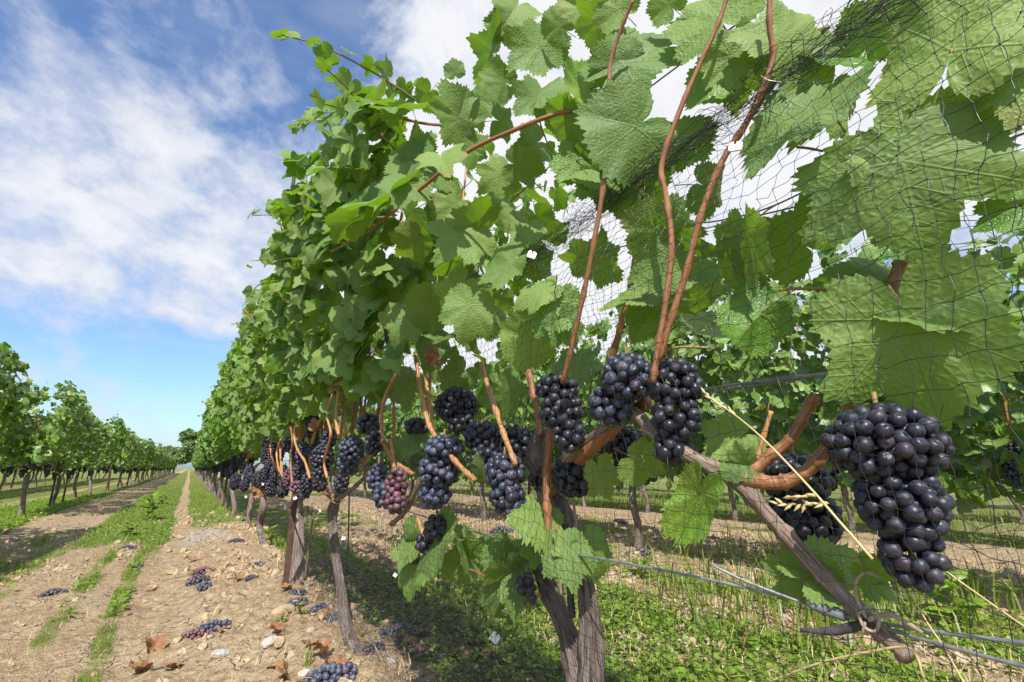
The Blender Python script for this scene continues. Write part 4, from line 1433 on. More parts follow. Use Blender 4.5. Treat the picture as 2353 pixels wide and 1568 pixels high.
g_ = lambda px, py: ground(px, py)
b2 = g_(808, 1512)
b2[0] = 0.53
V2V = near_vine('slim leaning trunk grapevine on bare soil with big bunches, next behind the forked vine', b2, 285, 330, 41,
          path_px([(795, 1440), (786, 1370), (772, 1280), (764, 1210), (768, 1160), (785, 1128)], [0.53, 0.535, 0.545, 0.55, 0.55]),
          [0.022, 0.018, 0.017, 0.018, 0.022, 0.019], (0.62, 0.55),
          canes=[([(775, 1150), (812, 1122), (850, 1085), (880, 1052)], [0.54, 0.5], [0.008, 0.006], M_OLD, 50),
                 ([(768, 1150), (735, 1122), (704, 1072), (690, 1010), (700, 950), (730, 905), (800, 872)], [0.53, 0.42, 0.38], [0.0062, 0.0055, 0.0045], M_CANE, 51),
                 ([(760, 1140), (728, 1090), (712, 1060), (722, 1000), (748, 940), (775, 880), (800, 830)], [0.54, 0.43, 0.42], [0.006, 0.0052], M_TAN, 52),
                 ([(948, 1090), (910, 1062), (884, 1020), (876, 960), (888, 905), (915, 852)], [0.46, 0.43, 0.43], [0.0058, 0.0052, 0.0048], M_TAN, 53),
                 ([(906, 1080), (904, 1045), (898, 1010)], 0.44, [0.0055, 0.005], M_TAN, 54),
                 ([(975, 1085), (940, 1160), (922, 1185), (900, 1205)], [0.47, 0.46], [0.007, 0.006], M_OLD, 55),
                 ([(960, 1190), (968, 1215), (980, 1245)], 0.45, [0.0045, 0.004], M_TAN, 56),
                 ([(795, 1000), (790, 940), (800, 880)], 0.45, [0.005, 0.004], M_TAN, 57),
                 ([(832, 960), (828, 900), (840, 840)], 0.45, [0.0045, 0.004], M_CANE, 58),
                 ([(752, 1100), (745, 1060), (760, 1000), (752, 955), (765, 905)], [0.42, 0.38], [0.0048, 0.0042], M_TAN, 91),
                 ([(778, 1000), (772, 960), (778, 900)], 0.39, [0.0052, 0.0046], M_TAN, 92),
                 ([(790, 1105), (830, 1070), (868, 1030), (880, 1010)], [0.5, 0.42], [0.0055, 0.005], M_TAN, 93)],
          bunches=[([(1020, 1030, 46, 32), (1010, 1080, 50, 44), (1000, 1135, 40, 34)], 0.43, M_GRAPE_BLUE),
                   ([(868, 1100, 26, 36), (886, 1140, 30, 30)], 0.43, M_GRAPE_BLUE),
                   ([(912, 1110, 28, 36), (910, 1152, 27, 28)], 0.425, M_GRAPE_RED),
                   ([(848, 975, 28, 26), (860, 1020, 23, 30)], 0.42, M_GRAPE),
                   ([(808, 1035, 30, 34), (800, 1070, 26, 24)], 0.42, M_GRAPE_BLUE),
                   ([(960, 980, 31, 20)], 0.50, M_GRAPE),
                   ([(740, 1053, 27, 34), (738, 1085, 20, 20)], 0.41, M_GRAPE),
                   ([(757, 1010, 18, 26)], 0.43, M_GRAPE_BLUE),
                   ([(785, 1110, 18, 24)], 0.44, M_GRAPE)], low=0.84)
b3 = g_(688, 1338)
b3[0] = 0.56
V3V = near_vine('thick shaggy grapevine trunk right behind the rusty steel post, hung with many bunches', b3, 285, 360, 43,
          path_px([(684, 1290), (686, 1230), (680, 1180), (684, 1140), (690, 1110)], 0.56),
          [0.040, 0.034, 0.036, 0.034, 0.030], (0.62, 0.66),
          canes=[([(655, 1110), (640, 1085), (625, 1050), (622, 1020), (632, 985)], [0.52, 0.42, 0.40], [0.0062, 0.0055], M_TAN, 60),
                 ([(648, 1090), (644, 1040), (646, 990)], 0.43, [0.0058, 0.005], M_TAN, 61),
                 ([(700, 1110), (690, 1050), (695, 1000), (715, 950)], [0.5, 0.42], [0.0055, 0.005], M_CANE, 62),
                 ([(672, 1120), (668, 1060), (672, 1010), (664, 965)], [0.42, 0.39], [0.0052, 0.0046], M_CANE, 94),
                 ([(712, 1100), (700, 1060), (684, 1035), (676, 1000), (684, 950)], [0.42, 0.38], [0.005, 0.0044], M_TAN, 95),
                 ([(645, 1010), (636, 1040), (640, 1075), (652, 1100)], 0.40, [0.005, 0.005], M_TAN, 96)],
          bunches=[([(720, 965, 20, 30), (718, 995, 17, 16)], 0.43, M_GRAPE), ([(662, 1000, 16, 40)], 0.44, M_GRAPE_BLUE),
                   ([(616, 1032, 15, 38), (620, 1070, 13, 18)], 0.44, M_GRAPE), ([(697, 1045, 18, 30)], 0.44, M_GRAPE_BLUE),
                   ([(672, 1098, 22, 26), (680, 1120, 15, 16)], 0.43, M_GRAPE_RED), ([(706, 1112, 18, 26)], 0.43, M_GRAPE),
                   ([(653, 1095, 14, 26)], 0.46, M_GRAPE), ([(634, 1090, 14, 26)], 0.47, M_GRAPE), ([(605, 1100, 15, 26)], 0.45, M_GRAPE),
                   ([(725, 1030, 16, 26)], 0.46, M_GRAPE), ([(640, 1040, 14, 30)], 0.46, M_GRAPE), ([(680, 1050, 15, 28)], 0.47, M_GRAPE_BLUE),
                   ([(690, 1085, 17, 24)], 0.45, M_GRAPE_BLUE), ([(625, 1120, 15, 22)], 0.46, M_GRAPE), ([(650, 1125, 15, 20)], 0.44, M_GRAPE), ([(735, 1110, 18, 22)], 0.46, M_GRAPE),
                   ([(700, 1135, 14, 14)], 0.45, M_GRAPE_BLUE)])
b4 = g_(592, 1252)
b4[0] = 0.57
near_vine('grapevine leaning towards the path with pale smooth trunk, third trunk behind the forked vine', b4, 290, 340, 45,
          path_px([(596, 1215), (604, 1170), (606, 1140)], 0.56), [0.030, 0.024, 0.024, 0.022], (0.68, 0.66),
          bunches=[([(541, 1107, 13, 20)], 0.45, M_GRAPE), ([(572, 1090, 13, 22)], 0.45, M_GRAPE_BLUE), ([(590, 1105, 12, 22)], 0.46, M_GRAPE),
                   ([(562, 1115, 11, 16)], 0.47, M_GRAPE), ([(600, 1125, 10, 16)], 0.5, M_GRAPE)])
b5 = np.array([0.57, b4[1] + 1.38, 0.0])
b5[2] = float(gh(b5[:1], b5[1:2])[0])
near_vine('grapevine with a slim bowed trunk at the gravel patch of the netted row', b5, 290, 340, 47,
          [b5 + (0.0, 0.05, 0.2), b5 + (0.02, 0.12, 0.4), b5 + (0.0, 0.14, 0.52)], [0.030, 0.024, 0.024, 0.022], (0.70, 0.66),
          bunches=[([(538, 1076, 10, 16)], 0.45, M_GRAPE), ([(527, 1088, 9, 14)], 0.45, M_GRAPE_BLUE), ([(515, 1085, 8, 14)], 0.46, M_GRAPE)])

# ------------------------------------------------------------------ the other vines: a few built once, then copied with their parts
FAR_BUNCH = []
for i in range(4):
    r = np.random.default_rng(800 + i)
    els = [(np.array([0, 0, 0.0]), 0.042, 0.034), (np.array([r.normal(0, 0.008), r.normal(0, 0.008), -0.045]), 0.034, 0.036), (np.array([0, 0, -0.085]), 0.022, 0.028)]
    P, rr = pack(els, BERRY_R, 820 + i, 1.7, 1600)
    V, F, tv = rachis(els, BERRY_R)
    b = Batch()
    b.add(V, F, 1, tv=tv)
    T = np.concatenate([rand_rot(r, len(P)) * rr[:, None, None], P[:, :, None]], 2)
    Vv, Ff, tt = instances(ICO1[0], [ICO1[1]], T, r.random(len(P)))
    b.add(Vv, Ff, 0, tint=tt, bc=np.tile(ICO1[0], (len(P), 1)))
    FAR_BUNCH.append(b.mesh('grape_bunch', [[M_GRAPE, M_GRAPE_BLUE][i % 2], M_PETIOLE]))


def far_vine(seed, n_leaf=430, dome=0.02, low=0.74):
    """a vine built about its own foot; becomes the source of the copies"""
    r = np.random.default_rng(seed)
    v = thing('grapevine', 'x', 'grapevine', (0, 0, 0))
    lean = r.normal(0, 0.05, 2)
    pts = [(0, 0, -0.04), (lean[0] * 0.3, 0.02, 0.15), (lean[0], lean[1], 0.34), (lean[0] * 0.8, lean[1], 0.56)]
    V, F, tv = tube_arrays(catmull(pts, 5), [0.034, 0.026, 0.025, 0.028], 10, 0.30, seed)
    link('trunk', mesh_of('trunk', V, F, M_TRUNK, {'tv': tv}), v)
    for sgn in (-1, 1):
        c = [pts[-1], (lean[0], lean[1] + sgn * 0.2, 0.64), (0, sgn * 0.55, 0.62)]
        link('cane', cane_mesh('cane', c, [0.012, 0.008], M_OLD, 6, 0.1, seed), v)
    for k in range(4):
        y = r.uniform(-0.5, 0.5)
        c = [(0, y, 0.62), (r.normal(0, 0.04), y, 0.95), (r.normal(0, 0.15), y + r.normal(0, 0.1), 1.5)]
        link('shoot', cane_mesh('shoot', c, [0.006, 0.004], M_CANE, 5, 0, seed + k, nodes=False, sub=4), v)
    xl = lambda z: np.interp(z, [0.7, 0.95, 1.3, 1.8], [0.17, 0.33, 0.40, 0.33])
    pos, a, n, s = canopy(n_leaf, -0.80, 0.80, seed, xl=xl, top=1.74, bottom=low, size=(0.044, 0.074), cx=0.0, left=0.5, dome=dome, stray=9)
    # left/right faces look their own way
    link('foliage', foliage_mesh('foliage', (pos, a, n, s), stems=list(STEMS)), v, kind='stuff')
    for k in range(8):
        o = link('grape_bunch', FAR_BUNCH[k % 4], v)
        sd = 1 if k % 2 else -1
        o.location = (sd * r.uniform(0.03, 0.13), r.uniform(-0.55, 0.55), r.uniform(0.60, 0.74))
        o.rotation_euler = (0, 0, r.uniform(0, 6.28))
    return v


def copy_thing(src, loc, turn, label, group):
    c = src.copy()
    COL.objects.link(c)
    c.location = loc
    c.rotation_euler = (0, 0, turn)
    c['label'] = label
    c['group'] = group
    for ch in src.children:
        d = ch.copy()
        COL.objects.link(d)
        d.parent = c
    return c


LEFT_GROUP = 'grapevines of the shaded row left of the path'
RIGHT_GROUP = 'grapevines of the row behind the net'
FAR_LEFT_GROUP = 'grapevines two rows left of the path'
FAR_RIGHT_GROUP = 'grapevines two rows behind the net'
protos = [far_vine(600 + i, 1150 if i < 4 else 1050) for i in range(6)]
protos += [far_vine(640 + i, 1150, 0.12, 0.50) for i in range(2)]     # leafier down to the fruit
used = set()
vr = np.random.default_rng(12)


def place_vine(x, y, label, group):
    i = int(vr.integers(6, 8)) if x > 1.0 else int(vr.integers(0, 6))
    loc = Vector((x, y, float(gh(np.array([x]), np.array([y]))[0])))
    turn = math.pi if vr.random() < 0.5 else 0.0
    turn += vr.normal(0, 0.05)
    tall = (0.875 if x < 0 else 0.97) + 0.045 * math.sin(y * 1.9 + x) + 0.05 * math.sin(y * 0.73 + 2 * x)
    if i not in used:
        used.add(i)
        o = protos[i]
        o.location = loc
        o.rotation_euler = (0, 0, turn)
        o['label'] = label
        o['group'] = group
    else:
        o = copy_thing(protos[i], loc, turn, label, group)
    o.scale = (1.0, 1.0, tall)
    return o


# main row, on from the fifth trunk to the end of the field
yv = b5[1] + 1.3
k = 0
while yv < 62:
    lab = 'grapevine in the run of the netted row that narrows towards the far tree'
    place_vine(ROW_X - 0.03 + vr.normal(0, 0.015), yv, lab, MAIN_GROUP)
    yv += 1.28 + vr.normal(0, 0.05) + (0.0 if k < 22 else 0.1)
    k += 1
# left row
LEFT_NEAR = {0: 'grapevine at the left picture edge whose leaves hang over the shaded soil',
             1: 'crooked grapevine trunk just left of the rusty post across the path',
             2: 'grapevine with trunk standing right against the rusty post across the path',
             3: 'grapevine of the left row with slim trunk, next behind the rusty post',
             4: 'grapevine of the left row with twin leaning stems, second behind the rusty post'}
left_y = [1.9, 3.1, 4.2, 5.25]
for q_ in ((38, 1190), (112, 1172), (172, 1152), (208, 1140), (246, 1127), (268, 1120)):
    d_ = ray(*q_)
    left_y.append(float(d_[1] * (LEFT_X - 0.0) / d_[0]))
print('left row', [round(v_, 2) for v_ in left_y])
k = 0
for yv in left_y + [max(left_y) + 1.27 * j + 0.08 * math.sin(j * 2.1) for j in range(1, 42)]:
    lab = LEFT_NEAR.get(k - 3, 'grapevine in the long run of the left row beyond the rusty post' if k else 'grapevine of the left row just outside the near end of its shade')
    place_vine(LEFT_X + vr.normal(0, 0.02), yv, lab, LEFT_GROUP)
    k += 1
# the row behind the net
RIGHT_NEAR = ['grapevine behind the net at the lower right corner, beside the big grape bunch',
              'grapevine behind the net, right of the large hanging grape bunch',
              'grapevine behind the net, seen between the big leaves and the arched cane',
              'grapevine behind the net whose reddish trunk stands on the sandy strip',
              'grapevine behind the net right of the forked trunk']
yv, k = 0.25, 0
while yv < 16:
    lab = RIGHT_NEAR[k] if k < 5 else 'grapevine behind the net glimpsed through the canopy of the near row'
    place_vine(RIGHT_X + vr.normal(0, 0.03), yv, lab, RIGHT_GROUP)
    yv += 1.25 + vr.normal(0, 0.06)
    k += 1
yv = 1.0
while yv < 14:
    place_vine(FAR_RIGHT_X + vr.normal(0, 0.03), yv, 'grapevine two rows behind the net, half hidden by the row before it', FAR_RIGHT_GROUP)
    yv += 1.3 + vr.normal(0, 0.06)
for X_, y_end, gname in ((7.75, 15, 'grapevines three rows behind the net'), (10.2, 15, 'grapevines four rows behind the net')):
    yv = -1.0
    while yv < y_end:
        place_vine(X_ + vr.normal(0, 0.03), yv, ('grapevine three rows behind the net, a low green band under the leaves' if X_ < 9 else 'grapevine in the farthest row behind the net, a thin green strip at the horizon'), gname)
        yv += 1.35 + vr.normal(0, 0.06)
yv = 14.0
while yv < 40:
    place_vine(-6.4 + vr.normal(0, 0.03), yv, 'grapevine three rows left, a dark sliver between the trunks of the left row', 'grapevines three rows left of the path')
    yv += 1.4 + vr.normal(0, 0.06)
yv = 9.0
while yv < 40:
    place_vine(FAR_LEFT_X + vr.normal(0, 0.03), yv, 'grapevine two rows left, only its thin trunk seen under the left row', FAR_LEFT_GROUP)
    yv += 1.3 + vr.normal(0, 0.06)
for i, p_ in enumerate(protos):
    if i not in used:
        for ch in list(p_.children):
            bpy.data.objects.remove(ch)
        bpy.data.objects.remove(p_)

# ------------------------------------------------------------------ tree at the end of the rows


def far_tree(x, y, height, spread, seed, label, n=2600):
    r = np.random.default_rng(seed)
    base = np.array([x, y, float(gh(np.array([x]), np.array([y]))[0])])
    v = thing('tree', label, 'tree', base, 'trees at the end of the field')
    V, F, tv = tube_arrays(catmull([(0, 0, -0.2), (0.05, 0, height * 0.3), (-0.05, 0.1, height * 0.62), (0, 0, height * 0.85)], 4), [height * 0.035, height * 0.02, 0.03], 8, 0.2, seed)
    link('trunk', mesh_of('trunk', V, F, M_TRUNK, {'tv': tv}), v)
    b = Batch()
    pts = []
    for k in range(9):
        az = r.uniform(0, 6.28)
        z0 = height * r.uniform(0.15, 0.5)
        e = np.array([math.cos(az) * spread * r.uniform(0.35, 0.8), math.sin(az) * spread * r.uniform(0.35, 0.8), height * r.uniform(0.28, 0.95)])
        V, F, tv = tube_arrays(catmull([(0, 0, z0), tuple(np.array([0, 0, z0]) * 0.4 + e * 0.55), tuple(e)], 3), [height * 0.012, 0.015], 5, 0, seed + k)
        b.add(V, F, tv=tv)
        pts.append((e, spread * r.uniform(0.28, 0.5)))
    pts.append((np.array([0, 0, height * 0.85]), spread * 0.4))
    link('limb', b.mesh('limb', M_TRUNK), v, kind='stuff')
    c = r.integers(0, len(pts), n)
    d = r.normal(size=(n, 3))
    d /= np.linalg.norm(d, axis=1, keepdims=True)
    pos = np.array([pts[i][0] for i in c]) + d * (np.array([pts[i][1] for i in c]) * r.uniform(0.4, 1.05, n))[:, None] * np.array([1, 1, 0.8])
    link('crown', foliage_mesh('crown', (pos, d * 0.4 + r.normal(0, 0.5, (n, 3)) - (0, 0, 0.5), d + (0, 0, 0.6) + r.normal(0, 0.4, (n, 3)), r.uniform(0.12, 0.24, n)), mat=M_TREE), v, kind='stuff')


far_tree(0.6, 66, 4.6, 2.2, 71, 'broad pale tree where the two vine rows meet at the horizon')
far_tree(-1.6, 72, 3.0, 1.8, 72, 'low round tree left of the broad pale tree at the end of the path', 1500)
far_tree(3.6, 70, 3.8, 2.2, 73, 'tree behind the far end of the netted row, right of the broad pale tree', 1500)

# ------------------------------------------------------------------ trellis: posts, stakes and wires


def steel_post(base, height, lean, label, seed, group='steel posts of the trellis'):
    """a rolled T-section post with a row of wire notches"""
    v = thing('steel_post', label, 'post', base, group)
    w, d_, t_ = 0.015, 0.018, 0.004
    prof = np.array([(-w, 0), (w, 0), (w, t_), (t_ / 2 + 0.002, t_), (t_ / 2, d_), (-t_ / 2, d_), (-t_ / 2 - 0.002, t_), (-w, t_)])
    zs = np.linspace(-0.15, height, 14)
    V = np.array([(x + lean[0] * z, y + lean[1] * z, z) for z in zs for x, y in prof])
    k = len(prof)
    F = [np.array([(i * k + j, i * k + (j + 1) % k, (i + 1) * k + (j + 1) % k, (i + 1) * k + j) for i in range(len(zs) - 1) for j in range(k)])]
    cap = np.array([[(len(zs) - 1) * k + j for j in range(k)]])
    link('section', mesh_of('section', V, F + [cap], M_RUST, smooth_shade=False), v)
    for z in np.arange(0.35, height, 0.24):
        hook = catmull([(lean[0] * z - w, lean[1] * z - 0.001, z), (lean[0] * z - w - 0.007, lean[1] * z - 0.006, z + 0.004), (lean[0] * z - w + 0.004, lean[1] * z - 0.009, z + 0.012)], 3)
        V, F, tv = tube_arrays(hook, 0.002, 5)
        link('hook', mesh_of('hook', V, F, M_RUST), v)
    v.rotation_euler = (0, 0, R(-25))
    return v


pb = g_(656, 1342)
steel_post(pb, 1.72, (0.0, 0.0), 'tall rusty steel post in front of the shaggy trunk beside the bare soil', 1)
steel_post(np.array([LEFT_X + 0.02, left_y[5] - 0.16, -0.01]), 1.7, (0.0, 0.0), 'rusty steel post across the path in the left row, left in the picture', 2)
for q_ in (11.2, 16.4, 21.5, 27.0, 33.0):
    steel_post(np.array([LEFT_X + 0.05, q_, 0.0]), 1.66, (0, 0), 'rusty steel post small among the trunks far along the left row', 3)
steel_post(np.array([ROW_X - 0.05, 9.1, 0.0]), 1.6, (0, 0), 'rusty steel post far along the netted row near the gravel', 4)
steel_post(np.array([RIGHT_X, 4.25, 0.0]), 1.6, (0, 0), 'steel post in the row behind the net, half hidden by leaves', 5)


def stake(label, p0, p1, rad, mat=None):
    v = thing('stake', label, 'stake', p0, 'thin stakes tied to the vines')
    V, F, tv = tube_arrays(catmull([p0, (p0 * 0.5 + p1 * 0.5) + (0.002, 0.003, 0), p1], 5), rad, 8, 0.1, 3)
    world_child('rod', mesh_of('rod', V, F, mat or M_STAKE, {'tv': tv}), v)
    return v


stake('dark square stake standing in the fork of the near trunk', at(1316, 1420, 0.545), at(1289, 1140, 0.555), [0.0052, 0.005])
stake('thin grey stake hanging beside the slim leaning trunk', at(797, 1320, 0.60), at(803, 1120, 0.56), [0.0032, 0.003], M_DARKWIRE)
sb = g_(700, 1335)
stake('pale dry stick leaning on the shaggy trunk by the rusty post', sb, at(718, 1195, 0.57), [0.006, 0.005], M_OLD)


def wire(label, x, z, y0, y1, rad=0.0012, mat=None, sag=0.012, seed=0):
    r = np.random.default_rng(seed)
    ys = np.arange(y0, y1, 0.6 if y1 < 10 else 1.2)
    P = np.stack([x + r.normal(0, 0.004, len(ys)), ys, z + r.normal(0, 0.005, len(ys)) - sag * np.sin(ys * 1.3) ** 2], -1)
    V, F, tv = tube_arrays(catmull(P, 4), rad, 6)
    b = Batch()
    b.add(V, F)
    o = link('trellis_wire', b.mesh('trellis_wire', mat or M_WIRE), None, label, 'wire', 'wires of the trellis')
    return o


def path_deep(pts, X):
    Xs = np.interp(np.linspace(0, 1, len(pts)), np.linspace(0, 1, len(np.atleast_1d(X))), np.atleast_1d(X))
    return [at(px, py, min(deeper(px, x), 0.60)) for (px, py), x in zip(pts, Xs)]


def wire_px(label, pts, X, rad, mat=None):
    V, F, tv = tube_arrays(cane_path(path_deep(pts, X), 0.0, 6), rad, 8)
    return link('trellis_wire', mesh_of('trellis_wire', V, F, mat or M_WIRE), None, label, 'wire', 'wires of the trellis')


wire_px('bright galvanised wire running low from the left bunches past the forked trunk', [(700, 1098), (815, 1133), (960, 1183), (1110, 1228), (1245, 1262), (1380, 1284), (1560, 1318), (1700, 1348), (1800, 1372)], [0.55, 0.55, 0.54, 0.53, 0.52, 0.51, 0.50, 0.48, 0.47], 0.0017)
wire_px('short galvanised wire end dipping into the grey splice', [(1630, 1296), (1700, 1330), (1770, 1358), (1850, 1388)], [0.45, 0.42], 0.0015)
wire_px('galvanised wire leaving the tie towards the lower right corner, upper of two', [(1900, 1405), (1990, 1425), (2120, 1448), (2353, 1478), (2600, 1505)], [0.41, 0.40], 0.0016)
wire_px('galvanised wire leaving the tie towards the lower right corner, lower of two', [(1900, 1402), (1990, 1430), (2120, 1470), (2353, 1532), (2600, 1590)], [0.41, 0.39], 0.0016)
wire_px('doubled grey wire at grape height crossing behind the big leaf', [(1560, 918), (1620, 896), (1740, 878), (1850, 866), (1960, 850), (2120, 828), (2353, 798), (2500, 780)], [0.56, 0.54, 0.52], 0.0019, M_WIRE)
wire_px('lower strand of the doubled grey wire at grape height', [(1560, 924), (1640, 902), (1740, 884), (1850, 872)], [0.555, 0.54, 0.53], 0.0014, M_WIRE)
wire_px('thin dark catch wire high up, crossing the white cloud', [(700, 860), (1060, 560), (1240, 402), (1420, 262), (1500, 196), (1600, 122), (1690, 58), (1800, -30)], 0.57, 0.0013, M_DARKWIRE)
wire_px('pale catch wire just below the rolled net, front strand', [(1345, 590), (1450, 562), (1560, 540), (1690, 508), (1830, 475), (1960, 440), (2150, 380), (2400, 290)], [0.50, 0.47, 0.45], 0.0012, M_WIRE)
wire_px('pale catch wire just below the rolled net, back strand', [(1480, 505), (1580, 512), (1650, 508), (1760, 480), (1890, 420), (2060, 340), (2353, 200)], [0.54, 0.55, 0.56], 0.0012, M_WIRE)
wire('long wire carrying the canes of the netted row far down the path', ROW_X - 0.02, 0.655, 2.2, 62, 0.0013, seed=4)
wire('wire carrying the canes of the shaded left row', LEFT_X, 0.64, 2.0, 62, 0.0013, seed=5)
wire('wire carrying the canes of the row behind the net', RIGHT_X, 0.64, -1.0, 16, 0.0013, seed=6)


def box_arrays(L_, W_, H_, bev=0.15):
    """a bar along x with chamfered edges"""
    x = np.array([-L_, -L_ * (1 - bev), L_ * (1 - bev), L_])
    k = np.array([0.65, 1, 1, 0.65])
    prof = np.array([(-1, -0.6), (-0.6, -1), (0.6, -1), (1, -0.6), (1, 0.6), (0.6, 1), (-0.6, 1), (-1, 0.6)])
    V = np.array([(xx, p_[0] * W_ * s_, p_[1] * H_ * s_) for xx, s_ in zip(x, k) for p_ in prof])
    F = [np.array([(i * 8 + j, i * 8 + (j + 1) % 8, i * 8 + 8 + (j + 1) % 8, i * 8 + 8 + j) for i in range(3) for j in range(8)])]
    return V, F + [np.array([[7, 6, 5, 4, 3, 2, 1, 0], [24, 25, 26, 27, 28, 29, 30, 31]])]


def oriented(o, p, a, n):
    M = frames(np.asarray(a, float)[None], np.asarray(n, float)[None])[0]
    # x along the given axis
    X, Y, Z = M[:, 1], M[:, 2], M[:, 0]
    m4 = Matrix.Identity(4)
    for i in range(3):
        m4[i][0], m4[i][1], m4[i][2], m4[i][3] = X[i], Y[i], Z[i], p[i]
    o.matrix_basis = m4


def splice(label, pa, pb_, X, w):
    a0, a1 = at(*pa, min(deeper(pa[0], X), 0.598)), at(*pb_, min(deeper(pb_[0], X), 0.598))
    v = thing('wire_splice', label, 'splice', (a0 + a1) / 2, 'grey plastic wire splices')
    L_ = np.linalg.norm(a1 - a0) / 2
    V, F = box_arrays(L_, w, w * 0.8)
    o = link('sleeve', mesh_of('sleeve', V, F, M_GREYPLASTIC), v)
    V, F, tv = tube_arrays(catmull([(-L_ * 1.12, 0, 0), (L_ * 1.12, 0, 0)], 4), w * 0.55, 10)
    link('ferrule', mesh_of('ferrule', V, F, M_WIRE), v)
    oriented(v, (a0 + a1) / 2, a1 - a0, CAM - a0)
    return v


splice('slim grey wire splice right of the hanging bunch, under the big leaf', (1742, 880), (1832, 866), 0.515, 0.0038)
splice('fat grey wire splice low at the tied end of the arched cane', (1858, 1384), (1945, 1418), 0.408, 0.0062)

# dry tie knotted round cane and wire
tp = at(1992, 1428, 0.53)
v = thing('cane_tie', 'dry brown raffia tie knotted round cane and wire at lower right', 'tie', tp)
for i, pts in enumerate([[(1968, 1400), (1985, 1440), (2012, 1450), (2020, 1415), (1996, 1395), (1972, 1412)],
                         [(1990, 1420), (1970, 1380), (1966, 1340), (1985, 1318), (2010, 1322), (2024, 1330)],
                         [(1995, 1425), (2040, 1412), (2080, 1430), (2120, 1455)], [(1988, 1430), (1984, 1450), (1980, 1458)]]):
    V, F, tv = tube_arrays(catmull(path_deep(pts, 0.392), 5), [0.0019, 0.0024, 0.0018], 8, 0.2, i, 0.6)
    world_child('strand', mesh_of('strand', V, F, M_TIE, {'tv': tv}), v)
V, F, tv = tube_arrays(catmull(path_deep([(1838, 1448), (1900, 1452), (1960, 1442), (2000, 1430)], 0.40), 5), [0.002, 0.0045, 0.004], 8, 0.3, 5, 0.6)
world_child('strand', mesh_of('strand', V, F, M_STAKE, {'tv': tv}), v)
V, F, tv = tube_arrays(catmull(path_px([(762, 1152), (775, 1158), (790, 1150)], 0.52), 5), [0.0026, 0.0026], 6, 0.1, 6)
o = link('cane_tie', mesh_of('cane_tie', V, F, M_TIE, {'tv': tv}), None, 'thin pale tie round the head of the slim leaning trunk', 'tie')

# ------------------------------------------------------------------ bird net


def net_panel(name, y0, y1, z0, z1, cell, surf, seed, parent, rad=0.00028, drop=0.0):
    """knotted mesh: two strand directions with slack, and a knot where they cross"""
    ny, nz = int((y1 - y0) / cell), int((z1 - z0) / cell)
    r = np.random.default_rng(seed)
    iy, iz = np.meshgrid(np.arange(ny + 1), np.arange(nz + 1), indexing='ij')
    y = y0 + iy * cell
    z = z1 - iz * cell
    wob = lambda s, f: (fbm(y * f + s, z * f - s, 3, seed + s) - 0.5)
    yy = y + wob(1, 7) * 0.050 + wob(2, 30) * 0.012
    zz = z + wob(3, 6) * 0.055 + wob(4, 30) * 0.012
    xx = surf(yy, zz) + wob(5, 4) * 0.03 + wob(6, 18) * 0.010
    P = np.stack([xx, yy, zz], -1)
    A, Bp = [], []
    for s0, s1 in ((P[:-1], P[1:]), (P[:, :-1], P[:, 1:])):
        A.append(s0.reshape(-1, 3))
        Bp.append(s1.reshape(-1, 3))
    A, Bp = np.concatenate(A), np.concatenate(Bp)
    keep = r.random(len(A)) > drop
    A, Bp = A[keep], Bp[keep]
    k = len(A)
    mid = (A + Bp) / 2 + r.normal(0, cell * 0.09, (k, 3)) - np.array([0, 0, cell * 0.03])
    segs = [(A, mid), (mid, Bp)]
    b = Batch()
    for s0, s1 in segs:
        d = s1 - s0
        d /= np.linalg.norm(d, axis=1, keepdims=True) + 1e-9
        u_ = np.cross(d, np.array([0.8, 0.55, 0.2]))
        u_ /= np.linalg.norm(u_, axis=1, keepdims=True) + 1e-9
        w_ = np.cross(d, u_)
        ring = []
        for p_ in (s0, s1):
            for c_ in range(3):
                an = c_ * 2.0944
                ring.append(p_ + rad * (math.cos(an) * u_ + math.sin(an) * w_))
        V = np.stack(ring, 1).reshape(-1, 3)
        o = (np.arange(k) * 6)[:, None]
        b.add(V, [np.concatenate([o + np.array([[c_, (c_ + 1) % 3, 3 + (c_ + 1) % 3, 3 + c_]]) for c_ in range(3)])])
    Pk = P.reshape(-1, 3)
    T = np.concatenate([np.eye(3)[None] * (rad * 2.5) * r.uniform(0.7, 1.3, (len(Pk), 1, 1)), Pk[:, :, None]], 2)
    Vv, Ff, tt = instances(ICO0[0], [ICO0[1]], T, np.zeros(len(Pk)))
    b.add(Vv, Ff)
    return world_child(name, b.mesh(name, M_NET), parent, 'stuff')


net = thing('bird_net', 'fine black bird net draped along the near row with its edge rolled up', 'net', (0.40, 1.0, 0.97))


def front(y, z):
    return 0.405 + 0.02 * smooth(0.25, 1.2, y) - 0.05 * smooth(0.25, -0.1, y) + 0.06 * smooth(0.80, 0.97, z) * smooth(1.4, 0.4, y) + 0.05 * smooth(0.5, 0.1, z)


net_panel('net_panel', -0.25, 2.4, 0.10, 0.985, 0.0165, front, 1, net, drop=0.02)
net_panel('net_panel', -0.25, 2.6, 0.05, 0.985, 0.0185, lambda y, z: 0.80 - 0.10 * smooth(0.8, 0.98, z) + 0.04 * np.sin(y * 3), 2, net, rad=0.00032, drop=0.04)
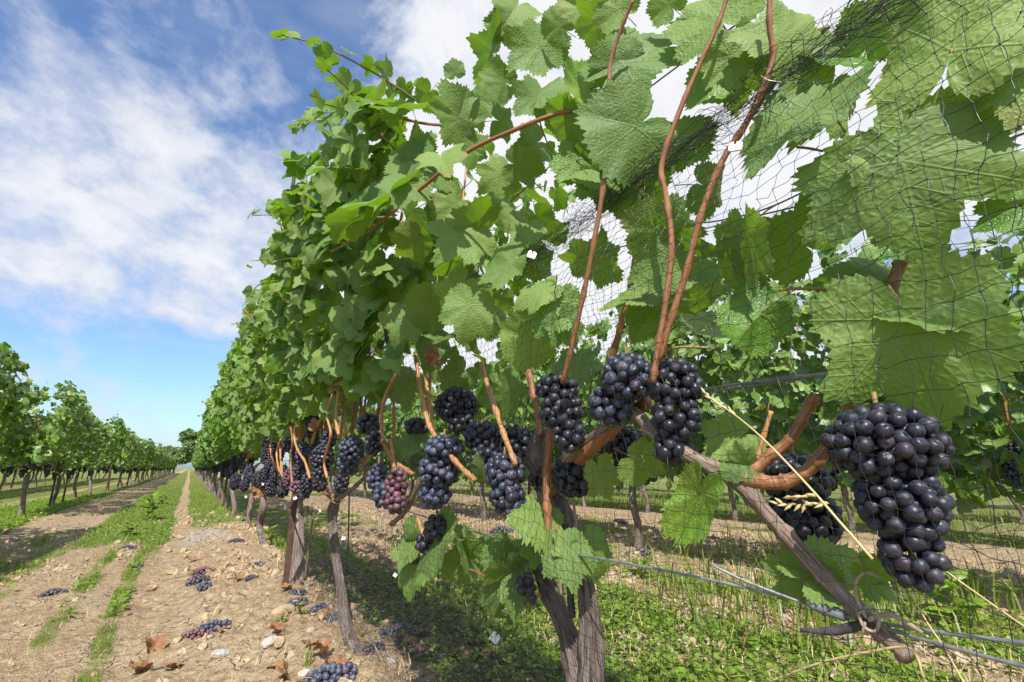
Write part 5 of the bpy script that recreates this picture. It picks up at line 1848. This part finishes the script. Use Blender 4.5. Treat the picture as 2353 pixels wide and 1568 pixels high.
# rolled upper edge: many strands twisted together
r = np.random.default_rng(77)
b = Batch()
edge = lambda y: np.stack([front(y, 0.97 + 0 * y) + 0.004, y, 0.968 + 0.018 * np.sin(y * 2.1 + 0.6) + 0.012 * np.sin(y * 7)], -1)
for i in range(38):
    y = np.arange(-0.25 + r.uniform(0, 0.05), 2.5, 0.020)
    P = edge(y)
    ph, fr = r.uniform(0, 6.28), r.uniform(12, 34)
    am = np.abs(r.normal(0.009, 0.006)) + 0.001
    loose = 0.5 + fbm(y * 3 + i * 7, y * 0 + i, 2, 5)
    P[:, 0] += am * 0.7 * loose * np.cos(y * fr + ph) + r.normal(0, 0.0015, len(y))
    P[:, 2] += am * 1.2 * loose * np.sin(y * fr + ph) - 0.010 * (i % 5 == 0) + r.normal(0, 0.0018, len(y))
    V, F, tv = tube_arrays(P, 0.00025, 3)
    b.add(V, F)
for i in range(600):     # loops that spring out of the roll
    y0_ = r.uniform(-0.2, 2.4)
    c = edge(np.array([y0_]))[0]
    a_ = r.normal(0, 1, 3) * np.array([0.012, 0.02, 0.014])
    a2 = r.normal(0, 1, 3) * np.array([0.010, 0.02, 0.012])
    V, F, tv = tube_arrays(catmull([c, c + a_, c + a_ + a2, c + a2], 3), 0.00034, 3)
    b.add(V, F)
world_child('rolled_edge', b.mesh('rolled_edge', M_NET), net, 'stuff')
# slack of the net lying in the weeds under the row
b = Batch()
for i in range(1500):
    y0_ = r.uniform(0.6, 3.4)
    x0_ = 0.72 + 0.13 * r.normal() + 0.03
    c = np.array([x0_, y0_, float(gh(np.array([x0_]), np.array([y0_]))[0]) + abs(r.normal(0.012, 0.03))])
    pts = [c + r.normal(0, 1, 3) * np.array([0.03, 0.035, 0.014]) * j for j in range(4)]
    V, F, tv = tube_arrays(catmull(pts, 3), 0.00042, 3)
    b.add(V, F)
M_NETGLINT = plain_material('glossy_net', (0.035, 0.035, 0.037), 0.25, 0.9)  # a little paler and glossier than the hanging net
world_child('slack', b.mesh('slack', M_NETGLINT), net, 'stuff')


def net_clip(label, p, size, turn, axis=(0.1, 0.6, 1.0)):
    """bent white plastic clip: a plate with a hooked jaw"""
    prof = [(-0.8, -0.9), (0.5, -0.9), (0.8, -0.6), (0.8, -0.1), (0.38, -0.05), (0.38, 0.2), (0.85, 0.25), (0.85, 0.6), (0.5, 0.9), (-0.5, 0.9), (-0.8, 0.6)]
    n = len(prof)
    V = np.array([(x, y + 0.0, (0.14 if s_ else -0.14) + 0.10 * x * x) for s_ in (0, 1) for x, y in prof]) * size
    F = [np.array([[i, (i + 1) % n, n + (i + 1) % n, n + i] for i in range(n)]), np.array([list(range(n))[::-1]]), np.array([list(range(n, 2 * n))])]
    V = V * 0.72
    v = link('net_clip', mesh_of('net_clip', V, F, M_CLIP, smooth_shade=False), None, label, 'clip', 'white plastic net clips')
    M = Matrix.Translation(Vector(p)) @ (Vector(CAM - p) + Vector((0, 0, 0.4))).to_track_quat('Z', 'Y').to_matrix().to_4x4() @ Matrix.Rotation(R(turn), 4, 'Z')
    v.matrix_basis = M
    return v


net_clip('white net clip hanging between the rusty post and the slim leaning trunk', at(734, 1174, 0.50), 0.010, 20)
net_clip('white net clip right of the slim leaning trunk, at half its height', at(789, 1237, 0.52), 0.011, 80)
net_clip('largest white net clip, on the ground left of the forked trunk', at(1137, 1466, 0.62), 0.0165, 50)
net_clip('white net clip at the left end of the rolled net edge', at(1222, 586, 0.405), 0.0105, 70)
net_clip('white net clip high on the rolled net by the thick red shoot', at(1690, 338, 0.40), 0.0095, 80)
net_clip('white net clip among the dense bunches above the rusty post', at(604, 1113, 0.44), 0.012, 10)
net_clip('white net clip hanging under the bunches left of the rusty post', at(565, 1142, 0.46), 0.016, 40)
net_clip('white net clip under the bunch on the rusty post', at(678, 1145, 0.43), 0.012, 120)
net_clip('thin white net clip behind the lowest hanging leaf', at(908, 1322, 0.5), 0.008, 60)

# ------------------------------------------------------------------ windfall: bunches dropped on the soil
FALLEN = []
for i, mat in enumerate((M_FALLEN[0], M_FALLEN[1], M_FALLEN[2], M_FALLEN[1])):
    r = np.random.default_rng(70 + i)
    els = [(np.array([0, 0, 0.014]), 0.048, 0.027), (np.array([0.042, r.normal(0, 0.008), 0.011]), 0.033, 0.022), (np.array([-0.03, r.normal(0, 0.01), 0.012]), 0.034, 0.023)]
    P, rr = pack(els, BERRY_R * 0.92, 90 + i, 1.6, 1800, 0.2)
    b = Batch()
    T = np.concatenate([rand_rot(r, len(P)) * rr[:, None, None], P[:, :, None]], 2)
    V, F, t_ = instances(berry_shape(ICO2, i), [ICO2[1]], T, r.random(len(P)))
    FALLEN.append((V, F, t_, len(P), mat))


def fallen(label, px, py, size, turn, kind, pt=None):
    p = ground(px, py) if pt is None else pt
    V, F, t_, k, mat = FALLEN[kind]
    size = size * 1.0
    p[2] -= 0.006
    v = thing('grape_bunch', label, 'grapes', p, 'fallen grape bunches on the soil')
    o = link('berries', mesh_of('berries', V, F, mat, {'tint': t_ + turn, 'bc': np.tile(ICO2[0], (k, 1))}), v, kind='stuff')
    s, F2, tv = tube_arrays(catmull([(-0.03, 0, 0.015), (-0.06, 0.01, 0.02), (-0.075, 0.02, 0.012)], 3), 0.0018, 5)
    link('stem', mesh_of('stem', s, F2, M_PETIOLE, {'tv': tv}), v)
    v.rotation_euler = (0, 0, R(turn))
    v.scale = (size, size, size)
    return v


for a in [
    ('dark fallen bunch, lower left one of a touching trio on open soil', 452, 1338, 1.05, 40, 0),
    ('reddish fallen bunch at the top of a touching trio on open soil', 465, 1317, 1.0, 10, 2),
    ('bluish fallen bunch, lower right one of a touching trio on open soil', 470, 1350, 0.8, 80, 1),
    ('lone dark fallen bunch at the left edge of the bare soil', 120, 1367, 0.85, 20, 0),
    ('small dark fallen bunch lying by the grass strip, farthest out on the path', 292, 1262, 0.9, 0, 0),
    ('tiny bluish fallen bunch beside the yellow green grass strip', 314, 1303, 0.65, 60, 1),
    ('dark blue fallen bunch above a red one, left foreground soil', 491, 1444, 0.85, 15, 1),
    ('dull red fallen bunch left of a dark blue one, left foreground soil', 447, 1465, 0.85, 5, 2),
    ('fallen bunch with a blue sheen, left of the rusty post foot', 592, 1302, 0.85, 10, 1),
    ('small dark fallen bunch beside dry leaves left of the rusty post', 574, 1330, 0.6, 30, 0),
    ('dark fallen bunch at the edge of the gravel', 541, 1246, 0.9, 0, 0),
    ('purple fallen bunch half behind the rusty post foot', 638, 1284, 0.9, 70, 2),
    ('thin row of fallen grapes right below the rusty post', 681, 1365, 0.7, 5, 1),
    ('darkest fallen bunch between the rusty post and the slim trunk', 682, 1393, 0.95, 50, 0),
    ('round bluish fallen bunch left of the slim trunk', 736, 1403, 0.8, 15, 1),
    ('bluish fallen bunch almost touching the slim trunk', 771, 1424, 0.8, 75, 3),
    ('large dark blue fallen bunch right of the slim trunk in half shade', 915, 1456, 0.95, 170, 1),
    ('pinkish fallen bunch right beside the large dark blue one', 962, 1460, 0.70, 20, 2),
    ('purple fallen bunch just right of the slim trunk foot', 856, 1497, 0.75, 40, 0),
    ('pinkish fallen bunch near the twigs in the lower middle', 960, 1498, 0.75, 90, 2),
    ('big blue fallen bunch cut by the lower picture edge', 757, 1562, 1.1, 5, 1),
    ('flattened dark fallen bunch on the sandy strip behind the net', 1150, 1226, 1.9, 0, 0),
    ('dark fallen bunch on sand behind the net, right of the forked trunk', 1478, 1273, 1.2, 40, 0),
    ('small fallen bunch on sand behind the net, left of a darker one', 1448, 1278, 0.9, 60, 1),
    ('dark fallen bunch behind the net under the large hanging bunch', 2062, 1385, 1.1, 20, 0),
    ('fallen bunch on the far sand behind the net, by the reddish trunk', 1425, 1205, 1.6, 20, 2),
]:
    fallen(*a)

# dry leaves on the ground
DRY = [leaf_mesh(48, 4, 400 + i, 0.4, 3, [M_DRYLEAF, M_DRYLEAF], 'dry_leaf', crumple=0.9) for i in range(4)]
for me in DRY:
    n = len(me.vertices)
    co = np.zeros(n * 3, dtype=np.float32)
    me.vertices.foreach_get('co', co)
    me.attributes['tv'].data.foreach_set('vector', co * 1.6)


def dry_leaf(label, px, py, size, turn, tilt=25, k=0):
    p = ground(px, py)
    p[2] += size * 0.30
    v = link('dry_leaf', DRY[k % 4], None, label, 'dry leaf', 'dry brown leaves on the soil')
    v.matrix_basis = Matrix.Translation(Vector(p)) @ Matrix.Rotation(R(turn), 4, 'Z') @ Matrix.Rotation(R(tilt), 4, 'X') @ Matrix.Diagonal((size, size, size, 1))


for i, a in enumerate([
    ('curled brown leaf in the left foreground, upright edge catching light', 352, 1497, 0.042, 20, 50),
    ('curled brown leaf lowest in the left foreground', 322, 1548, 0.045, 120, 30),
    ('orange brown leaf beside the pale stone', 634, 1455, 0.035, 60, 40),
    ('brown leaf right below the dark blue windfall bunch', 512, 1452, 0.030, 160, 20),
    ('rust coloured leaf between two windfall bunches left of the post', 548, 1333, 0.035, 10, 15),
    ('rust coloured leaf touching the foot of the rusty post', 660, 1358, 0.04, 90, 20),
    ('brown leaf right of the rusty post foot', 705, 1352, 0.042, 190, 25),
    ('brown leaf lying against the slim trunk from the left', 748, 1418, 0.035, 30, 35),
    ('broad tan leaf in front of the slim trunk', 742, 1508, 0.042, 70, 20),
    ('brown leaf left of the broad tan leaf by the slim trunk', 712, 1490, 0.032, 140, 30),
    ('orange leaf above the big blue windfall bunch at the lower edge', 770, 1540, 0.038, 20, 20),
    ('crumpled leaf at the lower edge left of the big blue windfall bunch', 652, 1558, 0.045, 80, 40),
    ('topmost leaf of the brown heap left of the forked trunk', 1098, 1500, 0.042, 200, 45),
    ('left leaf of the brown heap left of the forked trunk', 1060, 1518, 0.040, 20, 30),
    ('lowest leaf of the brown heap left of the forked trunk', 1085, 1532, 0.042, 110, 35),
    ('right leaf of the brown heap left of the forked trunk', 1120, 1520, 0.036, 300, 50),
    ('brown leaf on shaded soil right of the slim trunk', 855, 1398, 0.04, 20, 25),
    ('brown leaf lying in shade beside the curled leaf right of the slim trunk', 830, 1400, 0.035, 220, 20),
    ('brown leaf behind the trio of windfall bunches', 440, 1290, 0.035, 0, 20),
    ('brown leaf at the lower edge below the forked trunk', 1250, 1562, 0.034, 0, 20),
    ('brown leaf left of the pinkish windfall bunch near the twigs', 922, 1476, 0.03, 50, 20),
    ('tattered brown leaf beside the green stripe in the left foreground', 395, 1540, 0.03, 210, 25),
]):
    dry_leaf(*a, k=i)
# withered leaves that still hang on the vine
for J, T, X, own, lab in [((1000, 815), (1010, 850), 0.42, V2V, 0), ((690, 985), (680, 1010), 0.42, V3V, 0), ((720, 975), (742, 990), 0.41, V3V, 0), ((592, 1125), (604, 1148), 0.44, V3V, 0)]:
    o = leaf_px(own, J, T, X, 30, 1.1, pool=DRY)
    o['label'] = 'withered brown leaf'

# twigs
for i, (lab, pts, rad) in enumerate([
    ('long dark twig lying in shade left of the forked trunk', [(905, 1478), (960, 1490), (1030, 1490), (1110, 1478)], 0.0035),
    ('short stout twig pointing at the brown leaf heap', [(955, 1518), (985, 1508), (1010, 1495)], 0.006),
    ('thin curved twig in the left foreground soil', [(345, 1545), (390, 1535), (430, 1520)], 0.002),
    ('thin upright twig standing out of the left foreground soil', [(358, 1485), (362, 1470), (358, 1455)], 0.002),
    ('thin dark twig between the tyre rut and the trio of windfall bunches', [(370, 1338), (410, 1330), (450, 1318)], 0.002),
    ('dark root like twig in shade behind the slim trunk', [(800, 1362), (850, 1370), (900, 1385)], 0.004)]):
    P = catmull([ground(*q_) + (0, 0, rad + 0.004) for q_ in pts], 5)
    V, F, tv = tube_arrays(P, [rad, rad * 0.6], 7, 0.2, i)
    link('twig', mesh_of('twig', V, F, M_STAKE if i % 2 == 0 else M_OLD, {'tv': tv}), None, lab, 'twig', 'dead twigs on the ground')

# stones
for i, (lab, px, py, s, mat) in enumerate([
    ('pale angular stone left of the tan leaf by the slim trunk', 622, 1478, 0.028, M_STONE), ('flat grey stone in the left foreground', 507, 1505, 0.022, M_STONE_GREY),
    ('blue grey stone left of the slim trunk foot', 757, 1480, 0.018, M_STONE_GREY), ('pale stone between trunk and windfall bunches', 715, 1452, 0.016, M_STONE),
    ('white stone at the lower edge beside the big blue windfall bunch', 702, 1552, 0.018, M_STONE), ('pale flat stone right of the slim trunk foot', 900, 1520, 0.016, M_STONE),
    ('round clay lump behind the slim trunk', 800, 1358, 0.03, M_CLOD), ('large round clay lump left of the darkest windfall bunch', 650, 1408, 0.04, M_CLOD),
    ('large clay lump at the foot of the shaggy trunk', 720, 1320, 0.05, M_CLOD), ('grey stone on shaded soil right of the slim trunk', 815, 1410, 0.014, M_STONE_GREY)]):
    r = np.random.default_rng(i)
    V = ICO2[0] * (1 + 0.16 * (fbm(ICO2[0][:, 0] * 2 + i, ICO2[0][:, 1] * 2 + ICO2[0][:, 2], 3, i) - 0.5)[:, None] * 4) * np.array([1.2, 0.9, 0.6]) * s
    o = link('stone' if i < 6 or i == 9 else 'clay_lump', mesh_of('stone', V, [ICO2[1]], mat, {'tint': np.full(len(V), 0.3)}, smooth_shade=(mat is M_CLOD)), None, lab, 'stone' if mat is not M_CLOD else 'clod')
    o.location = ground(px, py) + (0, 0, s * 0.15)
    o.rotation_euler = (0, 0, r.uniform(0, 6))

# ------------------------------------------------------------------ single plants one can pick out


def leafy_weed(label, p, h, n, seed, size, group='tall weeds beside the path'):
    r = np.random.default_rng(seed)
    v = thing('weed', label, 'weed', p, group)
    for k in range(3):
        top_ = np.array([r.normal(0, h * 0.22), r.normal(0, h * 0.22), h * r.uniform(0.7, 1)])
        V, F, tv = tube_arrays(catmull([(0, 0, -0.01), tuple(top_ * 0.5 + (0, 0, 0.02)), tuple(top_)], 4), [0.004, 0.002], 6)
        link('stem', mesh_of('stem', V, F, M_GREENCANE, {'tv': tv}), v)
        for j in range(n):
            f = (j + 1) / n
            az = j * 2.4 + r.normal(0, 0.3)
            c = top_ * f
            a = np.array([math.cos(az), math.sin(az), 0.5 - 0.5 * (1 - f)])
            m4 = leaf_frame(c, a, (0, 0, 1) + r.normal(0, 0.25, 3), size * (1.2 - 0.5 * f))
            o = link('leaf', WEEDLEAF, v)
            o.matrix_basis = m4


ov = np.array([(x * w, y, 0.06 * math.sin(y * 3) - abs(x) * 0.08) for y, w in ((0, 0.02), (0.2, 0.16), (0.45, 0.22), (0.7, 0.16), (0.88, 0.08)) for x in (-1, 0, 1)] + [(0, 1.0, -0.05)])
of = [np.array([(i * 3 + j, i * 3 + j + 1, i * 3 + j + 4, i * 3 + j + 3) for i in range(4) for j in range(2)]), np.array([(12, 13, 15), (13, 14, 15)])]
WEEDLEAF = mesh_of('weed_leaf', ov, of, M_WEED)
leafy_weed('tallest leafy weed on the grass strip in the middle of the path', ground(338, 1195), 0.33, 9, 1, 0.15)
leafy_weed('lower spreading weed in front of the tallest one on the path', ground(300, 1232), 0.13, 6, 2, 0.10)
leafy_weed('small weed behind the tallest one on the path', ground(372, 1160), 0.16, 6, 3, 0.12)
leafy_weed('leafy weed at the foot of the vine leaning towards the path', ground(622, 1250), 0.12, 6, 4, 0.07)
leafy_weed('small green seedling in front of the darkest windfall bunch', ground(688, 1412), 0.045, 4, 5, 0.03, 'seedlings on the bare soil')
leafy_weed('small green seedling left of the windfall bunches by the post', ground(645, 1430), 0.03, 4, 6, 0.025, 'seedlings on the bare soil')
leafy_weed('seedling standing before the brown leaf heap', ground(1000, 1520), 0.06, 4, 7, 0.025, 'seedlings on the bare soil')
leafy_weed('broad weed growing behind the net right of the forked trunk', ground(1470, 1330), 0.13, 6, 8, 0.08, 'weeds behind the net')
leafy_weed('broad weed behind the net under the fat wire splice', ground(1720, 1500), 0.10, 6, 9, 0.055, 'weeds behind the net')
leafy_weed('leafy weed in the lower right corner behind the wires', ground(2200, 1440), 0.22, 7, 10, 0.12, 'weeds behind the net')
# dandelion
p = ground(1478 * 0 + 1033, 1390)
v = thing('dandelion', 'single yellow dandelion flower in the shaded grass left of the forked trunk', 'flower', p)
V, F, tv = tube_arrays(catmull([(0, 0, 0), (0.004, 0, 0.05), (0.0, 0.004, 0.10)], 4), 0.0016, 6)
link('stem', mesh_of('stem', V, F, M_GREENCANE, {'tv': tv}), v)
b = Batch()
for k in range(26):
    az = k * 2.399
    ln = 0.013 * (0.5 + 0.5 * (k / 26))
    d = np.array([math.cos(az), math.sin(az), 0.9 - 0.8 * k / 26])
    s_ = np.array([-math.sin(az), math.cos(az), 0]) * 0.0022
    c = np.array([0, 0.004, 0.10])
    b.add(np.array([c, c + d * ln * 0.6 - s_, c + d * ln, c + d * ln * 0.6 + s_]), [np.array([[0, 1, 2, 3]])])
link('flower_head', b.mesh('flower_head', M_FLOWER), v)


def tuft(label, p, n, h, seed):
    r = np.random.default_rng(seed)
    b = Batch()
    for k in range(n):
        az, l = r.uniform(0, 6.28), r.uniform(0.1, 0.7)
        hh = h * r.uniform(0.5, 1)
        c = np.array([r.normal(0, 0.006), r.normal(0, 0.006), -0.004])
        d = np.array([math.cos(az), math.sin(az), 0])
        s_ = np.array([-math.sin(az), math.cos(az), 0]) * 0.0014
        q1, q2 = c + d * hh * l * 0.35 + (0, 0, hh * 0.6), c + d * hh * l + (0, 0, hh * (1 - 0.3 * l))
        b.add(np.array([c - s_, c + s_, q1 + s_ * 0.8, q1 - s_ * 0.8, q2]), [np.array([[0, 1, 2, 3]]), np.array([[3, 2, 4]])], tint=np.full(5, r.random()))
    o = link('grass_tuft', b.mesh('grass_tuft', M_GRASS), None, label, 'grass tuft')
    o.location = p


tuft('thin grass tuft standing in front of the slim trunk', ground(707, 1530), 16, 0.075, 1)
tuft('small grass tuft on bare soil left of the clay lump', ground(640, 1432), 14, 0.04, 2)
tuft('tiny grass tuft right of the slim trunk foot', ground(832, 1462), 10, 0.035, 3)


# dry stalks at the right
def straw(label, pts, X, rad, head=None):
    P = catmull(path_px(pts, X), 6)
    v = thing('dry_stalk', label, 'grass stalk', P[0], 'dry grass stalks at the right')
    V, F, tv = tube_arrays(P, rad, 8, 0.05, 3)
    world_child('stem', mesh_of('stem', V, F, M_STRAW, {'tv': tv}), v)
    for c, a, ln in head or ():
        c3 = at(*c, X if np.isscalar(X) else X[-1])
        a3 = at(*a, (X if np.isscalar(X) else X[-1]) - 0.004) - c3
        r = np.random.default_rng(int(c[0]))
        for k in range(ln):
            f = k / ln
            n_ = np.array([-0.6, -0.5, 0.4]) + r.normal(0, 0.4, 3)
            d = a3 / np.linalg.norm(a3) + r.normal(0, 0.38, 3)
            m4 = leaf_frame(c3 + a3 * f, d, n_, 0.0075)
            o = put('husk', HUSK, v, m4)
    return v


hv = np.array([(x * w, y, z * w) for y, w in ((0, 0.03), (0.3, 0.2), (0.6, 0.17), (1.0, 0.02)) for x, z in ((-1, 0), (0, 0.7), (1, 0), (0, -0.7))])
hf = [np.array([(i * 4 + j, i * 4 + (j + 1) % 4, i * 4 + 4 + (j + 1) % 4, i * 4 + 4 + j) for i in range(3) for j in range(4)])]
HUSK = mesh_of('husk', hv, hf, M_STRAW, {'tv': hv * 2})
straw('long dry grass stalk with a pale seed head crossing the arched cane', [(2005, 1285), (1930, 1200), (1860, 1120), (1760, 1015), (1690, 955), (1625, 912)], [0.36, 0.37, 0.40], [0.0009, 0.0008, 0.0005],
      [((1905, 1158), (1780, 1160), 12), ((1880, 1140), (1810, 1142), 8), ((1690, 955), (1612, 900), 9)])
straw('dry grass stalk running to the lower right corner, right of the big bunch', [(2143, 1288), (2190, 1325), (2260, 1375), (2360, 1445), (2480, 1530)], 0.56, [0.0007, 0.0008])
straw('dry grass stalk falling from the tie to the lower picture edge', [(2078, 1340), (2130, 1430), (2170, 1490), (2215, 1570), (2260, 1650)], 0.53, [0.0007, 0.0008])
straw('bent dry grass stalk arching over the lower edge at right', [(1760, 1570), (1880, 1525), (2000, 1498), (2090, 1490), (2120, 1550), (2140, 1620)], 0.42, [0.0008, 0.0009])
